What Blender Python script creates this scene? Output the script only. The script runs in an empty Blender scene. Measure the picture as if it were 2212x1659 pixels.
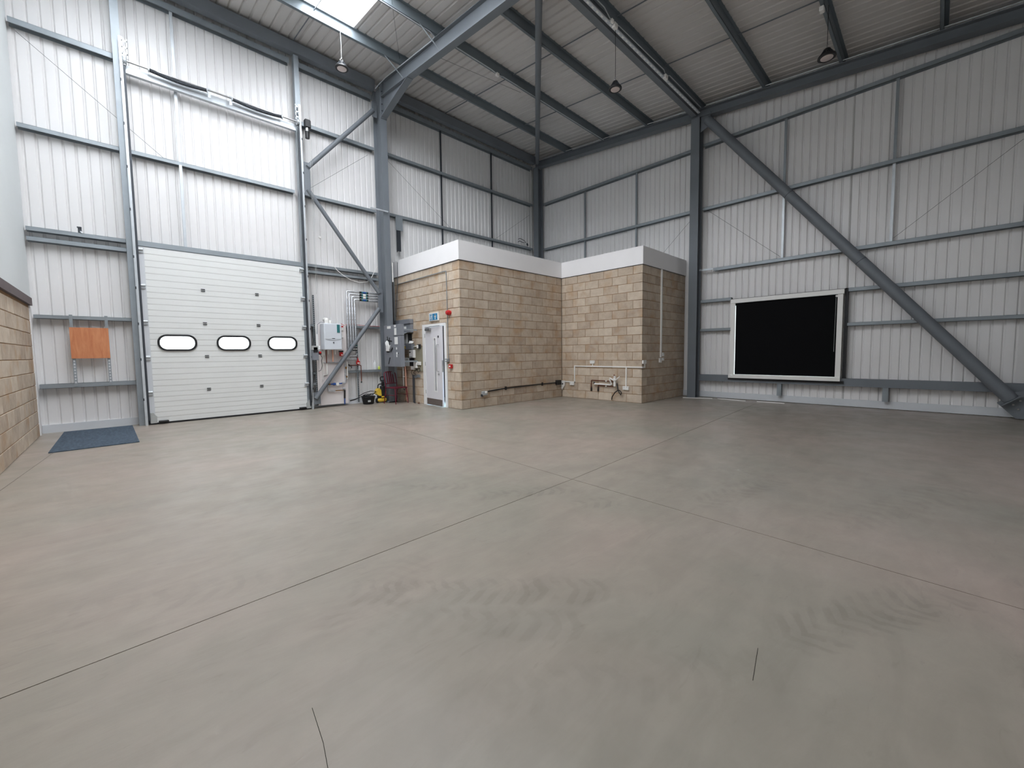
import bpy, math, random
from mathutils import Vector, Matrix
random.seed(7)
S = bpy.context.scene
COL = S.collection

# ------------------------------------------------------------------ camera, world, exposure
YAW, PITCH, ROLL, FPX = 0.8015, 0.0647, -0.0122, 875.246
def camera():
    f = Vector((math.cos(YAW)*math.cos(PITCH), math.sin(YAW)*math.cos(PITCH), -math.sin(PITCH)))
    r0 = Vector((math.sin(YAW), -math.cos(YAW), 0)); u0 = r0.cross(f)
    r = r0*math.cos(ROLL) + u0*math.sin(ROLL); u = u0*math.cos(ROLL) - r0*math.sin(ROLL)
    cd = bpy.data.cameras.new('camera'); cam = bpy.data.objects.new('camera', cd); COL.objects.link(cam)
    m = Matrix.Identity(4)
    for i in range(3):
        m[i][0], m[i][1], m[i][2] = r[i], u[i], -f[i]
    m[0][3], m[1][3], m[2][3] = 0, 0, 1.37
    cam.matrix_world = m
    cd.sensor_fit = 'HORIZONTAL'; cd.sensor_width = 36; cd.lens = FPX/2212*36
    cd.shift_x = -5.666/2212; cd.shift_y = -11.075/2212
    cd.clip_start = .05; cd.clip_end = 200
    S.camera = cam
camera()
W = bpy.data.worlds.new('world'); S.world = W; W.use_nodes = True
bg = W.node_tree.nodes['Background']
bg.inputs['Color'].default_value = (.94, .97, 1, 1); bg.inputs['Strength'].default_value = 3.8
BO = (-.7, 2.6, 3.4)  # unseen opening added behind the camera to let fill light in: x0, x1, height
S.view_settings.view_transform = 'Standard'; S.view_settings.look = 'None'
S.view_settings.exposure = 0.0; S.view_settings.gamma = 1
ROOFLIGHT = 17.0      # daylight coming through the rooflight sheets

pl = bpy.data.lights.new('back_fill_portal', 'AREA'); pl.shape = 'RECTANGLE'; pl.size = BO[1]-BO[0]; pl.size_y = BO[2]; pl.cycles.is_portal = True
po = bpy.data.objects.new('back_fill_portal', pl); COL.objects.link(po); po.location = ((BO[0]+BO[1])/2, -10.05, BO[2]/2); po.rotation_euler = (math.radians(90), 0, 0)
# ------------------------------------------------------------------ materials
def lin(c): return tuple(((v/255)/12.92 if v/255 <= .04045 else ((v/255+.055)/1.055)**2.4) for v in c)
def mat(name, rgb, rough=.6, metal=0., var=.05, scale=3., bump=0., bscale=60., emit=0., spec=.5, rand=0.):
    m = bpy.data.materials.new(name); m.use_nodes = True; nt = m.node_tree; N, L = nt.nodes, nt.links
    b = N['Principled BSDF']; c = lin(rgb)
    b.inputs['Roughness'].default_value = rough; b.inputs['Metallic'].default_value = metal
    b.inputs['Specular IOR Level'].default_value = spec
    b.inputs['Base Color'].default_value = (*c, 1)
    tc = N.new('ShaderNodeTexCoord')
    if var > 0:
        n = N.new('ShaderNodeTexNoise'); n.inputs['Scale'].default_value = scale; n.inputs['Detail'].default_value = 5
        L.new(tc.outputs['Object'], n.inputs['Vector'])
        r = N.new('ShaderNodeMapRange'); r.inputs[1].default_value = .3; r.inputs[2].default_value = .7
        r.inputs[3].default_value = 1-var; r.inputs[4].default_value = 1+var
        L.new(n.outputs['Fac'], r.inputs[0])
        h = N.new('ShaderNodeHueSaturation'); h.inputs['Color'].default_value = (*c, 1)
        if rand > 0:
            oi = N.new('ShaderNodeObjectInfo'); r2 = N.new('ShaderNodeMapRange')
            r2.inputs[3].default_value = 1-rand; r2.inputs[4].default_value = 1+rand
            L.new(oi.outputs['Random'], r2.inputs[0])
            mm = N.new('ShaderNodeMath'); mm.operation = 'MULTIPLY'
            L.new(r.outputs[0], mm.inputs[0]); L.new(r2.outputs[0], mm.inputs[1]); L.new(mm.outputs[0], h.inputs['Value'])
        else:
            L.new(r.outputs[0], h.inputs['Value'])
        L.new(h.outputs[0], b.inputs['Base Color'])
    if bump > 0:
        n2 = N.new('ShaderNodeTexNoise'); n2.inputs['Scale'].default_value = bscale; n2.inputs['Detail'].default_value = 4
        L.new(tc.outputs['Object'], n2.inputs['Vector'])
        bp = N.new('ShaderNodeBump'); bp.inputs['Strength'].default_value = bump; bp.inputs['Distance'].default_value = .01
        L.new(n2.outputs['Fac'], bp.inputs['Height']); L.new(bp.outputs[0], b.inputs['Normal'])
    if emit > 0:
        b.inputs['Emission Color'].default_value = (*c, 1); b.inputs['Emission Strength'].default_value = emit
    return m
CLAD = mat('white_liner_sheet', (226, 224, 223), .38, 0, .02, .6)
ROOFM = mat('roof_liner_sheet', (202, 198, 195), .40, 0, .02, .6)
GALV = mat('galvanised_steel', (146, 153, 158), .45, .35, .06, 5)
GALVL = mat('bright_galvanised', (196, 201, 205), .38, .35, .06, 8)
STEEL = mat('painted_steel', (110, 115, 121), .55, .0, .05, 2)
STEELD = mat('painted_steel_purlin', (116, 125, 131), .5, .15, .06, 2)
DOORW = mat('door_sheet', (221, 222, 220), .5, 0, .015, 1.5, .05, 90)
WHITE = mat('white_paint', (232, 231, 230), .5, 0, .015)
FASC = mat('white_fascia', (238, 236, 236), .55, 0, .012)
PLAST = mat('plasterboard', (218, 222, 222), .9, 0, .02, 1)
FLASH = mat('pale_flashing', (205, 208, 212), .5, 0, .02)
WPVC = mat('white_pvc', (236, 234, 230), .35, 0, .01)
BLACK = mat('black_plastic', (24, 24, 26), .45, 0, .1)
RUB = mat('black_rubber', (16, 16, 20), .5, 0, .1)
BLIND = mat('black_blind_fabric', (13, 13, 15), .92, 0, .12, 40, spec=.15)
DARKS = mat('dark_steel', (62, 66, 72), .5, .3, .1)
CHROME = mat('brushed_steel', (172, 172, 172), .3, .9, .05, 20)
KICK = mat('kick_plate_steel', (138, 128, 126), .35, .7, .08, 20)
RED = mat('red_plastic', (188, 34, 34), .4, 0, .04)
MAROON = mat('maroon_metal', (104, 30, 46), .35, .2, .08, 9)
YEL = mat('yellow_plastic', (222, 186, 60), .4, 0, .04)
GREYB = mat('grey_enclosure', (126, 129, 136), .55, .0, .03)
GREYL = mat('light_grey_enclosure', (172, 174, 172), .5, 0, .04)
BEIGE = mat('beige_backboard', (150, 144, 124), .8, 0, .06)
PINKW = mat('white_backing_board', (226, 219, 217), .8, 0, .02, 2)
BOIL = mat('boiler_casing', (214, 219, 226), .35, 0, .015)
TEAL = mat('teal_label', (44, 112, 116), .5, 0, .05)
BLUE = mat('blue_plastic', (38, 78, 150), .4, 0, .05)
SIGNB = mat('sign_blue', (26, 122, 168), .4, 0, .02)
ORANGE = mat('orange_label', (214, 92, 40), .5, 0, .03)
PEACH = mat('orange_flexible_duct', (226, 172, 148), .5, 0, .05)
COPPER = mat('copper_pipe', (120, 62, 44), .35, .7, .15, 20)
BRASS = mat('brass', (150, 110, 60), .35, .8, .1)
FOIL = mat('foil_lagging', (204, 206, 210), .28, .75, .25, 30, .5, 50)
PAPER = mat('paper', (232, 232, 230), .8, 0, .03)
LENS = mat('lamp_lens', (214, 200, 196), .3, 0, .06, 60)
PLYW = bpy.data.materials.new('plywood')
CURB = mat('painted_capping', (96, 84, 84), .7, 0, .1)
DUCT = mat('dark_grey_conduit', (74, 74, 78), .5, .1, .1)
TRANSP = mat('clear_bottle', (236, 238, 238), .3, 0, .02)
GRN = mat('yellow_green_bottle', (206, 222, 90), .4, 0, .1)

def ply():
    m = PLYW; m.use_nodes = True; N, L = m.node_tree.nodes, m.node_tree.links; b = N['Principled BSDF']
    tc = N.new('ShaderNodeTexCoord'); mp = N.new('ShaderNodeMapping'); mp.inputs['Scale'].default_value = (9, 9, 1.6)
    n = N.new('ShaderNodeTexNoise'); n.inputs['Scale'].default_value = 2.2; n.inputs['Detail'].default_value = 6; n.inputs['Distortion'].default_value = .6
    cr = N.new('ShaderNodeValToRGB'); cr.color_ramp.elements[0].position = .3; cr.color_ramp.elements[1].position = .75
    cr.color_ramp.elements[0].color = (*lin((190, 116, 76)), 1); cr.color_ramp.elements[1].color = (*lin((212, 146, 104)), 1)
    L.new(tc.outputs['Object'], mp.inputs[0]); L.new(mp.outputs[0], n.inputs['Vector']); L.new(n.outputs['Fac'], cr.inputs[0]); L.new(cr.outputs[0], b.inputs['Base Color'])
    b.inputs['Roughness'].default_value = .7
ply()

def block_mat():
    m = bpy.data.materials.new('concrete_block'); m.use_nodes = True; N, L = m.node_tree.nodes, m.node_tree.links; b = N['Principled BSDF']
    b.inputs['Roughness'].default_value = .92; b.inputs['Specular IOR Level'].default_value = .2
    oi = N.new('ShaderNodeObjectInfo'); tc = N.new('ShaderNodeTexCoord')
    add = N.new('ShaderNodeVectorMath'); add.operation = 'ADD'
    sc = N.new('ShaderNodeVectorMath'); sc.operation = 'SCALE'; sc.inputs[3].default_value = 1.0
    L.new(oi.outputs['Location'], sc.inputs[0]); L.new(sc.outputs[0], add.inputs[0]); L.new(tc.outputs['Object'], add.inputs[1])
    n = N.new('ShaderNodeTexNoise'); n.inputs['Scale'].default_value = 5; n.inputs['Detail'].default_value = 7; n.inputs['Roughness'].default_value = .65
    L.new(add.outputs[0], n.inputs['Vector'])
    cr = N.new('ShaderNodeValToRGB'); e = cr.color_ramp.elements
    e[0].position = .0; e[0].color = (*lin((164, 146, 129)), 1); e[1].position = 1; e[1].color = (*lin((210, 196, 178)), 1)
    q = cr.color_ramp.elements.new(.5); q.color = (*lin((189, 173, 155)), 1)
    mx = N.new('ShaderNodeMath'); mx.operation = 'MULTIPLY_ADD'; mx.inputs[1].default_value = .5
    L.new(oi.outputs['Random'], mx.inputs[0])
    r = N.new('ShaderNodeMapRange'); r.inputs[1].default_value = .3; r.inputs[2].default_value = .7; r.inputs[3].default_value = .0; r.inputs[4].default_value = .55
    L.new(n.outputs['Fac'], r.inputs[0]); L.new(r.outputs[0], mx.inputs[2]); L.new(mx.outputs[0], cr.inputs[0])
    # orange-brown mortar smears and pale scuffs
    n3 = N.new('ShaderNodeTexNoise'); n3.inputs['Scale'].default_value = 2.3; n3.inputs['Detail'].default_value = 8; L.new(add.outputs[0], n3.inputs['Vector'])
    r3 = N.new('ShaderNodeMapRange'); r3.inputs[1].default_value = .52; r3.inputs[2].default_value = .7; r3.inputs[4].default_value = .6; L.new(n3.outputs['Fac'], r3.inputs[0])
    m1 = N.new('ShaderNodeMix'); m1.data_type = 'RGBA'; L.new(r3.outputs[0], m1.inputs['Factor']); L.new(cr.outputs[0], m1.inputs['A']); m1.inputs['B'].default_value = (*lin((176, 142, 106)), 1)
    n4 = N.new('ShaderNodeTexNoise'); n4.inputs['Scale'].default_value = 11; n4.inputs['Detail'].default_value = 9; n4.inputs['Roughness'].default_value = .75; L.new(add.outputs[0], n4.inputs['Vector'])
    r4 = N.new('ShaderNodeMapRange'); r4.inputs[1].default_value = .62; r4.inputs[2].default_value = .72; r4.inputs[4].default_value = .55; L.new(n4.outputs['Fac'], r4.inputs[0])
    m2 = N.new('ShaderNodeMix'); m2.data_type = 'RGBA'; L.new(r4.outputs[0], m2.inputs['Factor']); L.new(m1.outputs['Result'], m2.inputs['A']); m2.inputs['B'].default_value = (*lin((206, 194, 178)), 1)
    L.new(m2.outputs['Result'], b.inputs['Base Color'])
    bp = N.new('ShaderNodeBump'); bp.inputs['Strength'].default_value = .35; bp.inputs['Distance'].default_value = .006
    n5 = N.new('ShaderNodeTexNoise'); n5.inputs['Scale'].default_value = 90; n5.inputs['Detail'].default_value = 4; L.new(add.outputs[0], n5.inputs['Vector'])
    L.new(n5.outputs['Fac'], bp.inputs['Height']); L.new(bp.outputs[0], b.inputs['Normal'])
    return m
BLOCK = block_mat()
MORTAR = mat('orange_brown_mortar', (150, 116, 82), .95, 0, .14, 12, .4, 80)

def floor_mat():
    m = bpy.data.materials.new('power_floated_concrete'); m.use_nodes = True; N, L = m.node_tree.nodes, m.node_tree.links; b = N['Principled BSDF']
    geo = N.new('ShaderNodeNewGeometry')
    def noise(scale, det=6, dist=0., vec=None, rough=.55):
        n = N.new('ShaderNodeTexNoise'); n.inputs['Scale'].default_value = scale; n.inputs['Detail'].default_value = det
        n.inputs['Distortion'].default_value = dist; n.inputs['Roughness'].default_value = rough
        L.new(vec or geo.outputs['Position'], n.inputs['Vector']); return n.outputs['Fac']
    def rng(v, a, b_, c, d):
        r = N.new('ShaderNodeMapRange'); r.interpolation_type = 'SMOOTHSTEP'
        for i, x in enumerate((a, b_, c, d)): r.inputs[i+1].default_value = x
        L.new(v, r.inputs[0]); return r.outputs[0]
    def op(o, a, b_):
        n = N.new('ShaderNodeMath'); n.operation = o
        for i, x in enumerate((a, b_)):
            if isinstance(x, (int, float)): n.inputs[i].default_value = x
            else: L.new(x, n.inputs[i])
        return n.outputs[0]
    cr = N.new('ShaderNodeValToRGB'); e = cr.color_ramp.elements
    e[0].position = .25; e[0].color = (*lin((140, 137, 126)), 1); e[1].position = .75; e[1].color = (*lin((163, 148, 138)), 1)
    q = e.new(.5); q.color = (*lin((151, 142, 131)), 1)
    L.new(noise(.45, 5, .4), cr.inputs[0])
    # trowel streaks and fine mottling
    mp = N.new('ShaderNodeMapping'); mp.inputs['Rotation'].default_value = (0, 0, .75); mp.inputs['Scale'].default_value = (1, 3.6, 1); L.new(geo.outputs['Position'], mp.inputs[0])
    s1 = rng(noise(1.5, 8, .8, mp.outputs[0], .62), .3, .72, .93, 1.05)
    s2 = rng(noise(6, 8, .3, None, .6), .3, .7, .972, 1.026)
    s3 = rng(noise(3.2, 6, 1.4, mp.outputs[0]), .62, .7, 1, .93)
    v = op('MULTIPLY', op('MULTIPLY', s1, s2), s3)
    # tyre tread marks, each laid where a wheel has stood or turned
    def tread(x0, y0, x1, y1, w, freq, amt, lean=.5):
        ang = math.atan2(y1-y0, x1-x0); ln = math.hypot(x1-x0, y1-y0)
        p = N.new('ShaderNodeMapping'); p.vector_type = 'TEXTURE'
        p.inputs['Location'].default_value = ((x0+x1)/2, (y0+y1)/2, 0); p.inputs['Rotation'].default_value = (0, 0, ang)
        L.new(geo.outputs['Position'], p.inputs[0])
        nz = N.new('ShaderNodeTexNoise'); nz.inputs['Scale'].default_value = 5; nz.inputs['Detail'].default_value = 3; L.new(p.outputs[0], nz.inputs['Vector'])
        sx = N.new('ShaderNodeSeparateXYZ'); L.new(p.outputs[0], sx.inputs[0])
        u, vv = sx.outputs[0], sx.outputs[1]
        wob = op('MULTIPLY', op('SUBTRACT', nz.outputs['Fac'], .5), .22)
        vv2 = op('ADD', vv, wob)
        mu = rng(op('ABSOLUTE', u, 0), ln*.36, ln*.56, 1, 0); mv = rng(op('ABSOLUTE', vv2, 0), w*.35, w*.56, 1, 0)
        ph = op('ADD', op('ADD', u, op('MULTIPLY', op('ABSOLUTE', vv2, 0), lean)), op('MULTIPLY', wob, .35))
        st = rng(op('SINE', op('MULTIPLY', ph, freq*6.283), 0), -.3, .5, .3, 1)
        pat = rng(nz.outputs['Fac'], .35, .6, .25, 1)
        return op('MULTIPLY', op('MULTIPLY', op('MULTIPLY', mu, mv), op('MULTIPLY', st, pat)), amt)
    for t in ((.83, 2.36, 2.0, 1.2, .26, 11, .13), (1.05, 1.8, 1.65, 1.1, .24, 9, .11), (2.15, .47, 3.3, -.12, .3, 10, .16, -.8),
              (3.55, 1.45, 5.0, 1.08, .3, 8, .13, -.8), (1.98, 3.78, 2.52, 3.3, .2, 9, .15), (2.36, 3.02, 3.25, 2.42, .24, 9, .16),
              (2.84, 2.22, 3.2, 1.97, .24, 9, .16), (1.0, 1.2, 2.0, .4, .25, 9, .06), (-.4, 3.2, .8, 2.7, .3, 8, .08), (3.9, 0.5, 6, -.3, .4, 7, .1),
              (.2, 4.6, 2.2, 3.9, .3, 7, .05), (5.5, 2.4, 8.5, 1.2, .5, 5, .08), (.7, 1.9, 1.3, 2.5, .5, 12, .06)):
        v = op('SUBTRACT', v, tread(*t))
    h = N.new('ShaderNodeHueSaturation'); L.new(cr.outputs[0], h.inputs['Color']); L.new(v, h.inputs['Value']); L.new(h.outputs[0], b.inputs['Base Color'])
    rr = rng(noise(2.5, 5), .3, .7, .3, .45); L.new(rr, b.inputs['Roughness'])
    b.inputs['Specular IOR Level'].default_value = .42
    bp = N.new('ShaderNodeBump'); bp.inputs['Strength'].default_value = .25; bp.inputs['Distance'].default_value = .004
    L.new(noise(9, 6, 1., mp.outputs[0]), bp.inputs['Height']); L.new(bp.outputs[0], b.inputs['Normal'])
    return m
FLOOR = floor_mat()
JOINT = mat('dark_joint_sealant', (36, 31, 27), .95, 0, .2, 20, spec=.1)

def mat_carpet():
    m = mat('blue_grey_carpet_tile', (70, 84, 98), .95, 0, .3, 40, .6, 200)
    N, L = m.node_tree.nodes, m.node_tree.links
    n = [x for x in N if x.type == 'TEX_NOISE'][0]; mp = N.new('ShaderNodeMapping'); mp.inputs['Scale'].default_value = (1, .25, 1)
    tc = [x for x in N if x.type == 'TEX_COORD'][0]; L.new(tc.outputs['Object'], mp.inputs[0]); L.new(mp.outputs[0], n.inputs['Vector'])
    return m
CARPET = mat_carpet()
def mat_glass():
    m = bpy.data.materials.new('acrylic_pane'); m.use_nodes = True; N, L = m.node_tree.nodes, m.node_tree.links; N.clear()
    o = N.new('ShaderNodeOutputMaterial'); t = N.new('ShaderNodeBsdfTransparent'); g = N.new('ShaderNodeBsdfGlossy'); g.inputs['Roughness'].default_value = .05
    t.inputs[0].default_value = (.93, .98, .98, 1); x = N.new('ShaderNodeMixShader'); x.inputs[0].default_value = .07
    L.new(t.outputs[0], x.inputs[1]); L.new(g.outputs[0], x.inputs[2]); L.new(x.outputs[0], o.inputs[0]); return m
GLASS = mat_glass()
SKYL = mat('rooflight_sheet', (246, 250, 255), .6, 0, 0, emit=ROOFLIGHT)

# ------------------------------------------------------------------ mesh builder
ROOT = {}
class MB:
    def __init__(s): s.v = []; s.f = []; s.sm = []
    def add(s, vs, fs, smooth=False):
        o = len(s.v); s.v += [Vector(p) for p in vs]; s.f += [tuple(i+o for i in f) for f in fs]; s.sm += [smooth]*len(fs); return s
    def box(s, x0, y0, z0, x1, y1, z1):
        if x0 > x1: x0, x1 = x1, x0
        if y0 > y1: y0, y1 = y1, y0
        if z0 > z1: z0, z1 = z1, z0
        return s.add([(x0,y0,z0),(x1,y0,z0),(x1,y1,z0),(x0,y1,z0),(x0,y0,z1),(x1,y0,z1),(x1,y1,z1),(x0,y1,z1)],
                     [(0,3,2,1),(4,5,6,7),(0,1,5,4),(1,2,6,5),(2,3,7,6),(3,0,4,7)])
    def rbox(s, x0, y0, z0, x1, y1, z1, r=.01):   # chamfered box
        xs = sorted((x0, x1)); ys = sorted((y0, y1)); zs = sorted((z0, z1)); V = []; 
        idx = {}
        for i in (0, 1):
            for j in (0, 1):
                for k in (0, 1):
                    sx, sy, sz = (1, -1)[i], (1, -1)[j], (1, -1)[k]
                    for a in range(3):
                        p = [xs[i], ys[j], zs[k]]
                        for c, sg in ((0, sx), (1, sy), (2, sz)):
                            if c != a: p[c] += sg*r
                        idx[i, j, k, a] = len(V); V.append(p)
        F = []
        for a in range(3):
            b, c = (a+1) % 3, (a+2) % 3
            for e in (0, 1):
                q = []
                for (m, n) in ((0,0),(1,0),(1,1),(0,1)):
                    t = [0,0,0]; t[a] = e; t[b] = m; t[c] = n; q.append(idx[tuple(t)+(a,)])
                F.append(tuple(q if e else q[::-1]))
            for m in (0, 1):
                for n in (0, 1):
                    t0 = [0,0,0]; t0[a] = 0; t0[b] = m; t0[c] = n; t1 = list(t0); t1[a] = 1
                    q = [idx[tuple(t0)+(b,)], idx[tuple(t1)+(b,)], idx[tuple(t1)+(c,)], idx[tuple(t0)+(c,)]]
                    F.append(tuple(q if (m+n) % 2 else q[::-1]))
        for i in (0, 1):
            for j in (0, 1):
                for k in (0, 1):
                    q = [idx[i,j,k,0], idx[i,j,k,1], idx[i,j,k,2]]
                    F.append(tuple(q if (i+j+k) % 2 else q[::-1]))
        return s.add(V, F)
    def tube(s, path, r, n=10, caps=True, closed=False):
        P = [Vector(p) for p in path]; m = len(P); rings = []
        rr = r if isinstance(r, (list, tuple)) else [r]*m
        up = None
        for i, p in enumerate(P):
            if closed: t = P[(i+1) % m]-P[i-1]
            else: t = (P[i+1]-p) if i == 0 else (p-P[i-1]) if i == m-1 else ((P[i+1]-p).normalized()+(p-P[i-1]).normalized())
            t.normalize()
            if up is None:
                up = Vector((0,0,1)) if abs(t.z) < .9 else Vector((1,0,0))
            a = t.cross(up).normalized(); b = a.cross(t).normalized(); up = b
            k = 1.
            if 0 < i < m-1 and not closed:
                c = max(.35, abs(t.dot((p-P[i-1]).normalized()))); k = min(1.5, 1/c)
            rings.append([p + (a*math.cos(2*math.pi*j/n) + b*math.sin(2*math.pi*j/n))*rr[i] for j in range(n)])
        vs = [q for ring in rings for q in ring]; fs = []
        for i in range(m if closed else m-1):
            i2 = (i+1) % m
            for j in range(n):
                fs.append((i*n+j, i*n+(j+1) % n, i2*n+(j+1) % n, i2*n+j))
        s.add(vs, fs, True)
        if caps and not closed:
            s.add(rings[0], [tuple(range(n-1, -1, -1))]); s.add(rings[-1], [tuple(range(n))])
        return s
    def lathe(s, prof, c, n=24, axis='z'):
        vs = []; c = Vector(c)
        for (r, h) in prof:
            for j in range(n):
                a = 2*math.pi*j/n; x, y = r*math.cos(a), r*math.sin(a)
                vs.append(c + (Vector((x, y, h)) if axis == 'z' else Vector((h, x, y)) if axis == 'x' else Vector((y, h, x))))
        m = len(prof); fs = []
        for i in range(m-1):
            for j in range(n): fs.append((i*n+j, i*n+(j+1) % n, (i+1)*n+(j+1) % n, (i+1)*n+j))
        s.add(vs, fs, True)
        if prof[0][0] > 1e-4: s.add(vs[:n], [tuple(range(n-1, -1, -1))])
        if prof[-1][0] > 1e-4: s.add(vs[-n:], [tuple(range(n))])
        return s
    def prism(s, poly, d):   # poly: list of 3D points, d: extrusion vector
        n = len(poly); d = Vector(d); P = [Vector(p) for p in poly]
        return s.add(P+[p+d for p in P], [tuple(range(n-1, -1, -1)), tuple(range(n, 2*n))]+[(i, (i+1) % n, n+(i+1) % n, n+i) for i in range(n)])
    def bar(s, a, b, w, h, up=(0,0,1)):   # rectangular bar from a to b
        a, b = Vector(a), Vector(b); t = (b-a).normalized(); x = t.cross(Vector(up)).normalized()*w/2; y = x.cross(t).normalized()*h/2
        return s.prism([a-x-y, a+x-y, a+x+y, a-x+y], b-a)
    def ibeam(s, a, b, w, d, side, tf=.014, tw=.010):   # I section; side = direction across the flanges
        a, b = Vector(a), Vector(b); t = (b-a).normalized(); x = Vector(side).normalized(); y = t.cross(x).normalized()
        def sec(u, v): return a + x*u + y*v
        H, Q = d/2, w/2
        pts = [(-Q,-H),(Q,-H),(Q,-H+tf),(tw/2,-H+tf),(tw/2,H-tf),(Q,H-tf),(Q,H),(-Q,H),(-Q,H-tf),(-tw/2,H-tf),(-tw/2,-H+tf),(-Q,-H+tf)]
        P = [sec(*p) for p in pts]; D = b-a; n = 12
        s.add(P+[p+D for p in P], [(i, (i+1) % n, n+(i+1) % n, n+i) for i in range(n)] +
              [(0,1,2,11),(11,2,3,10),(10,3,4,9),(9,4,5,8),(8,5,6,7)] + [tuple(n+k for k in q[::-1]) for q in ((0,1,2,11),(11,2,3,10),(10,3,4,9),(9,4,5,8),(8,5,6,7))])
        return s
    def xf(s, M): s.v = [M @ p for p in s.v]; return s
    def build(s, name, m, parent=None, data_only=False, origin=None):
        if origin is None:
            if parent is not None: origin = ROOT[parent]
            else:
                xs = [p.x for p in s.v]; ys = [p.y for p in s.v]; zs = [p.z for p in s.v]
                origin = Vector(((min(xs)+max(xs))/2, (min(ys)+max(ys))/2, min(zs)))
        origin = Vector(origin)
        me = bpy.data.meshes.new(name); me.from_pydata([p-origin for p in s.v], [], s.f)
        me.polygons.foreach_set('use_smooth', s.sm); me.materials.append(m); me.update()
        if any(s.sm):
            try: me.set_sharp_from_angle(angle=.7)
            except Exception: pass
        if data_only: return me
        o = bpy.data.objects.new(name, me); COL.objects.link(o)
        if parent is not None:
            o.parent = parent; o.location = origin - ROOT[parent]; ROOT[o] = origin
        else: o.location = origin; ROOT[o] = origin
        return o
def tag(o, label=None, cat=None, group=None, kind=None):
    if label: o['label'] = label
    if cat: o['category'] = cat
    if group: o['group'] = group
    if kind: o['kind'] = kind
    return o
def thing(name, loc, label=None, cat=None, group=None, kind=None):
    o = bpy.data.objects.new(name, None); COL.objects.link(o); o.location = loc; o.empty_display_size = .1; ROOT[o] = Vector(loc)
    return tag(o, label, cat, group, kind)
def struct(name, mb, m): return tag(mb.build(name, m, origin=(0,0,0)), kind='structure')
def copy_tree(o, parent=None):
    c = o.copy(); COL.objects.link(c); c.parent = parent
    for ch in list(o.children): copy_tree(ch, c)
    return c

# ------------------------------------------------------------------ main dimensions
XL, YA, XB, YB = -1.10, 11.27, 12.30, -10.0       # party wall face, wall with the shutter, gable wall, open end behind
SL = .104                                          # roof falls away from the shutter wall
def zr(y): return 8.10 + SL*(y-5)                  # top of rafters
def zs(y): return zr(y) + .215                     # roof liner
DX0, DX1, DZ = .36, 3.40, 3.60                     # shutter opening

# floor: a base and four cast slabs with recessed joints between them
fl = struct('floor', MB().box(XL-.3, YB, -.3, XB+.3, YA+.3, -.008), JOINT)
g = .003
cx_, cy_ = 3.42, 2.66
lx = [(-1.4, 2.55), (cx_, cy_), (12.6, 3.16)]; ly = [(3.30, YB), (3.31, -.38), (cx_, cy_), (3.61, 6.84), (3.75, 11.5)]
def slab(poly):
    MB().prism([(x, y, -.007) for x, y in poly], (0, 0, .007)).build('slab', FLOOR, fl)
slab([(-1.4, YB), (3.30-g, YB), (3.31-g, -.38), (cx_-g, cy_-g), (-1.4, 2.55-g)])
slab([(-1.4, 2.55+g), (cx_-g, cy_+g), (3.61-g, 6.84), (3.75-g, 11.5), (-1.4, 11.5)])
slab([(3.30+g, YB), (12.6, YB), (12.6, 3.16-g), (cx_+g, cy_-g), (3.31+g, -.38)])
slab([(cx_+g, cy_+g), (12.6, 3.16+g), (12.6, 11.5), (3.75+g, 11.5), (3.61+g, 6.84)])
for pth in (((-1.0, 6.2), (-.98, 6.71), (-.77, 8.95)), ((.46, 1.63), (.44, 1.45), (.42, 1.35), (.38, 1.2)), ((2.03, .51), (1.92, .49), (1.81, .47))):
    mb = MB()
    for (a, b_) in zip(pth[:-1], pth[1:]): mb.bar((*a, .0005), (*b_, .0005), .0018, .0012)
    mb.build('crack', JOINT, fl)

# profiled liner sheeting
def profile(a, b, pitch, w, dep, off=0.):
    """(u, depth) points; narrow grooves set back by dep"""
    pts = [(a, 0.)]; k = math.floor((a-off)/pitch); u = off + k*pitch
    while u < b:
        for du, d in ((0, 0), (w*.4, dep), (w*.6, dep), (w, 0)):
            q = u+du
            if a < q < b: pts.append((q, d))
        u += pitch
    pts.append((b, 0.)); return pts
def sheet(mb, pts, P, z0, z1):
    """P(u, d, z) -> point; z0/z1 functions of u"""
    vs = []
    for u, d in pts: vs += [P(u, d, z0(u)), P(u, d, z1(u))]
    mb.add(vs, [(2*i, 2*i+2, 2*i+3, 2*i+1) for i in range(len(pts)-1)])
PA = lambda u, d, z: (u, YA+d, z)
PB = lambda u, d, z: (XB+d, u, z)
m = MB()
sheet(m, profile(XL-.2, DX0-.06, .16, .046, .024, .06), PA, lambda u: 0, lambda u: zs(YA))
sheet(m, profile(DX0-.06, DX1+.06, .16, .046, .024, .06), PA, lambda u: DZ, lambda u: zs(YA))
sheet(m, profile(DX1+.06, XB+.02, .16, .046, .024, .06), PA, lambda u: 0, lambda u: zs(YA))
m.box(XL-.25, YA+.07, 0, DX0-.06, YA+.1, 9.2).box(DX1+.06, YA+.07, 0, XB+.1, YA+.1, 9.2).box(DX0-.06, YA+.07, DZ, DX1+.06, YA+.1, 9.2)
struct('wall_left', m, CLAD)
WY0, WY1, WZ0, WZ1 = 1.46, 3.92, .62, 2.74
m = MB()
zt = lambda u: zs(u)
sheet(m, profile(YB, WY0, .16, .046, .024), PB, lambda u: 0, zt)
sheet(m, profile(WY0, WY1, .16, .046, .024), PB, lambda u: 0, lambda u: WZ0)
sheet(m, profile(WY0, WY1, .16, .046, .024), PB, lambda u: WZ1, zt)
sheet(m, profile(WY1, YA, .16, .046, .024), PB, lambda u: 0, zt)
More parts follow.
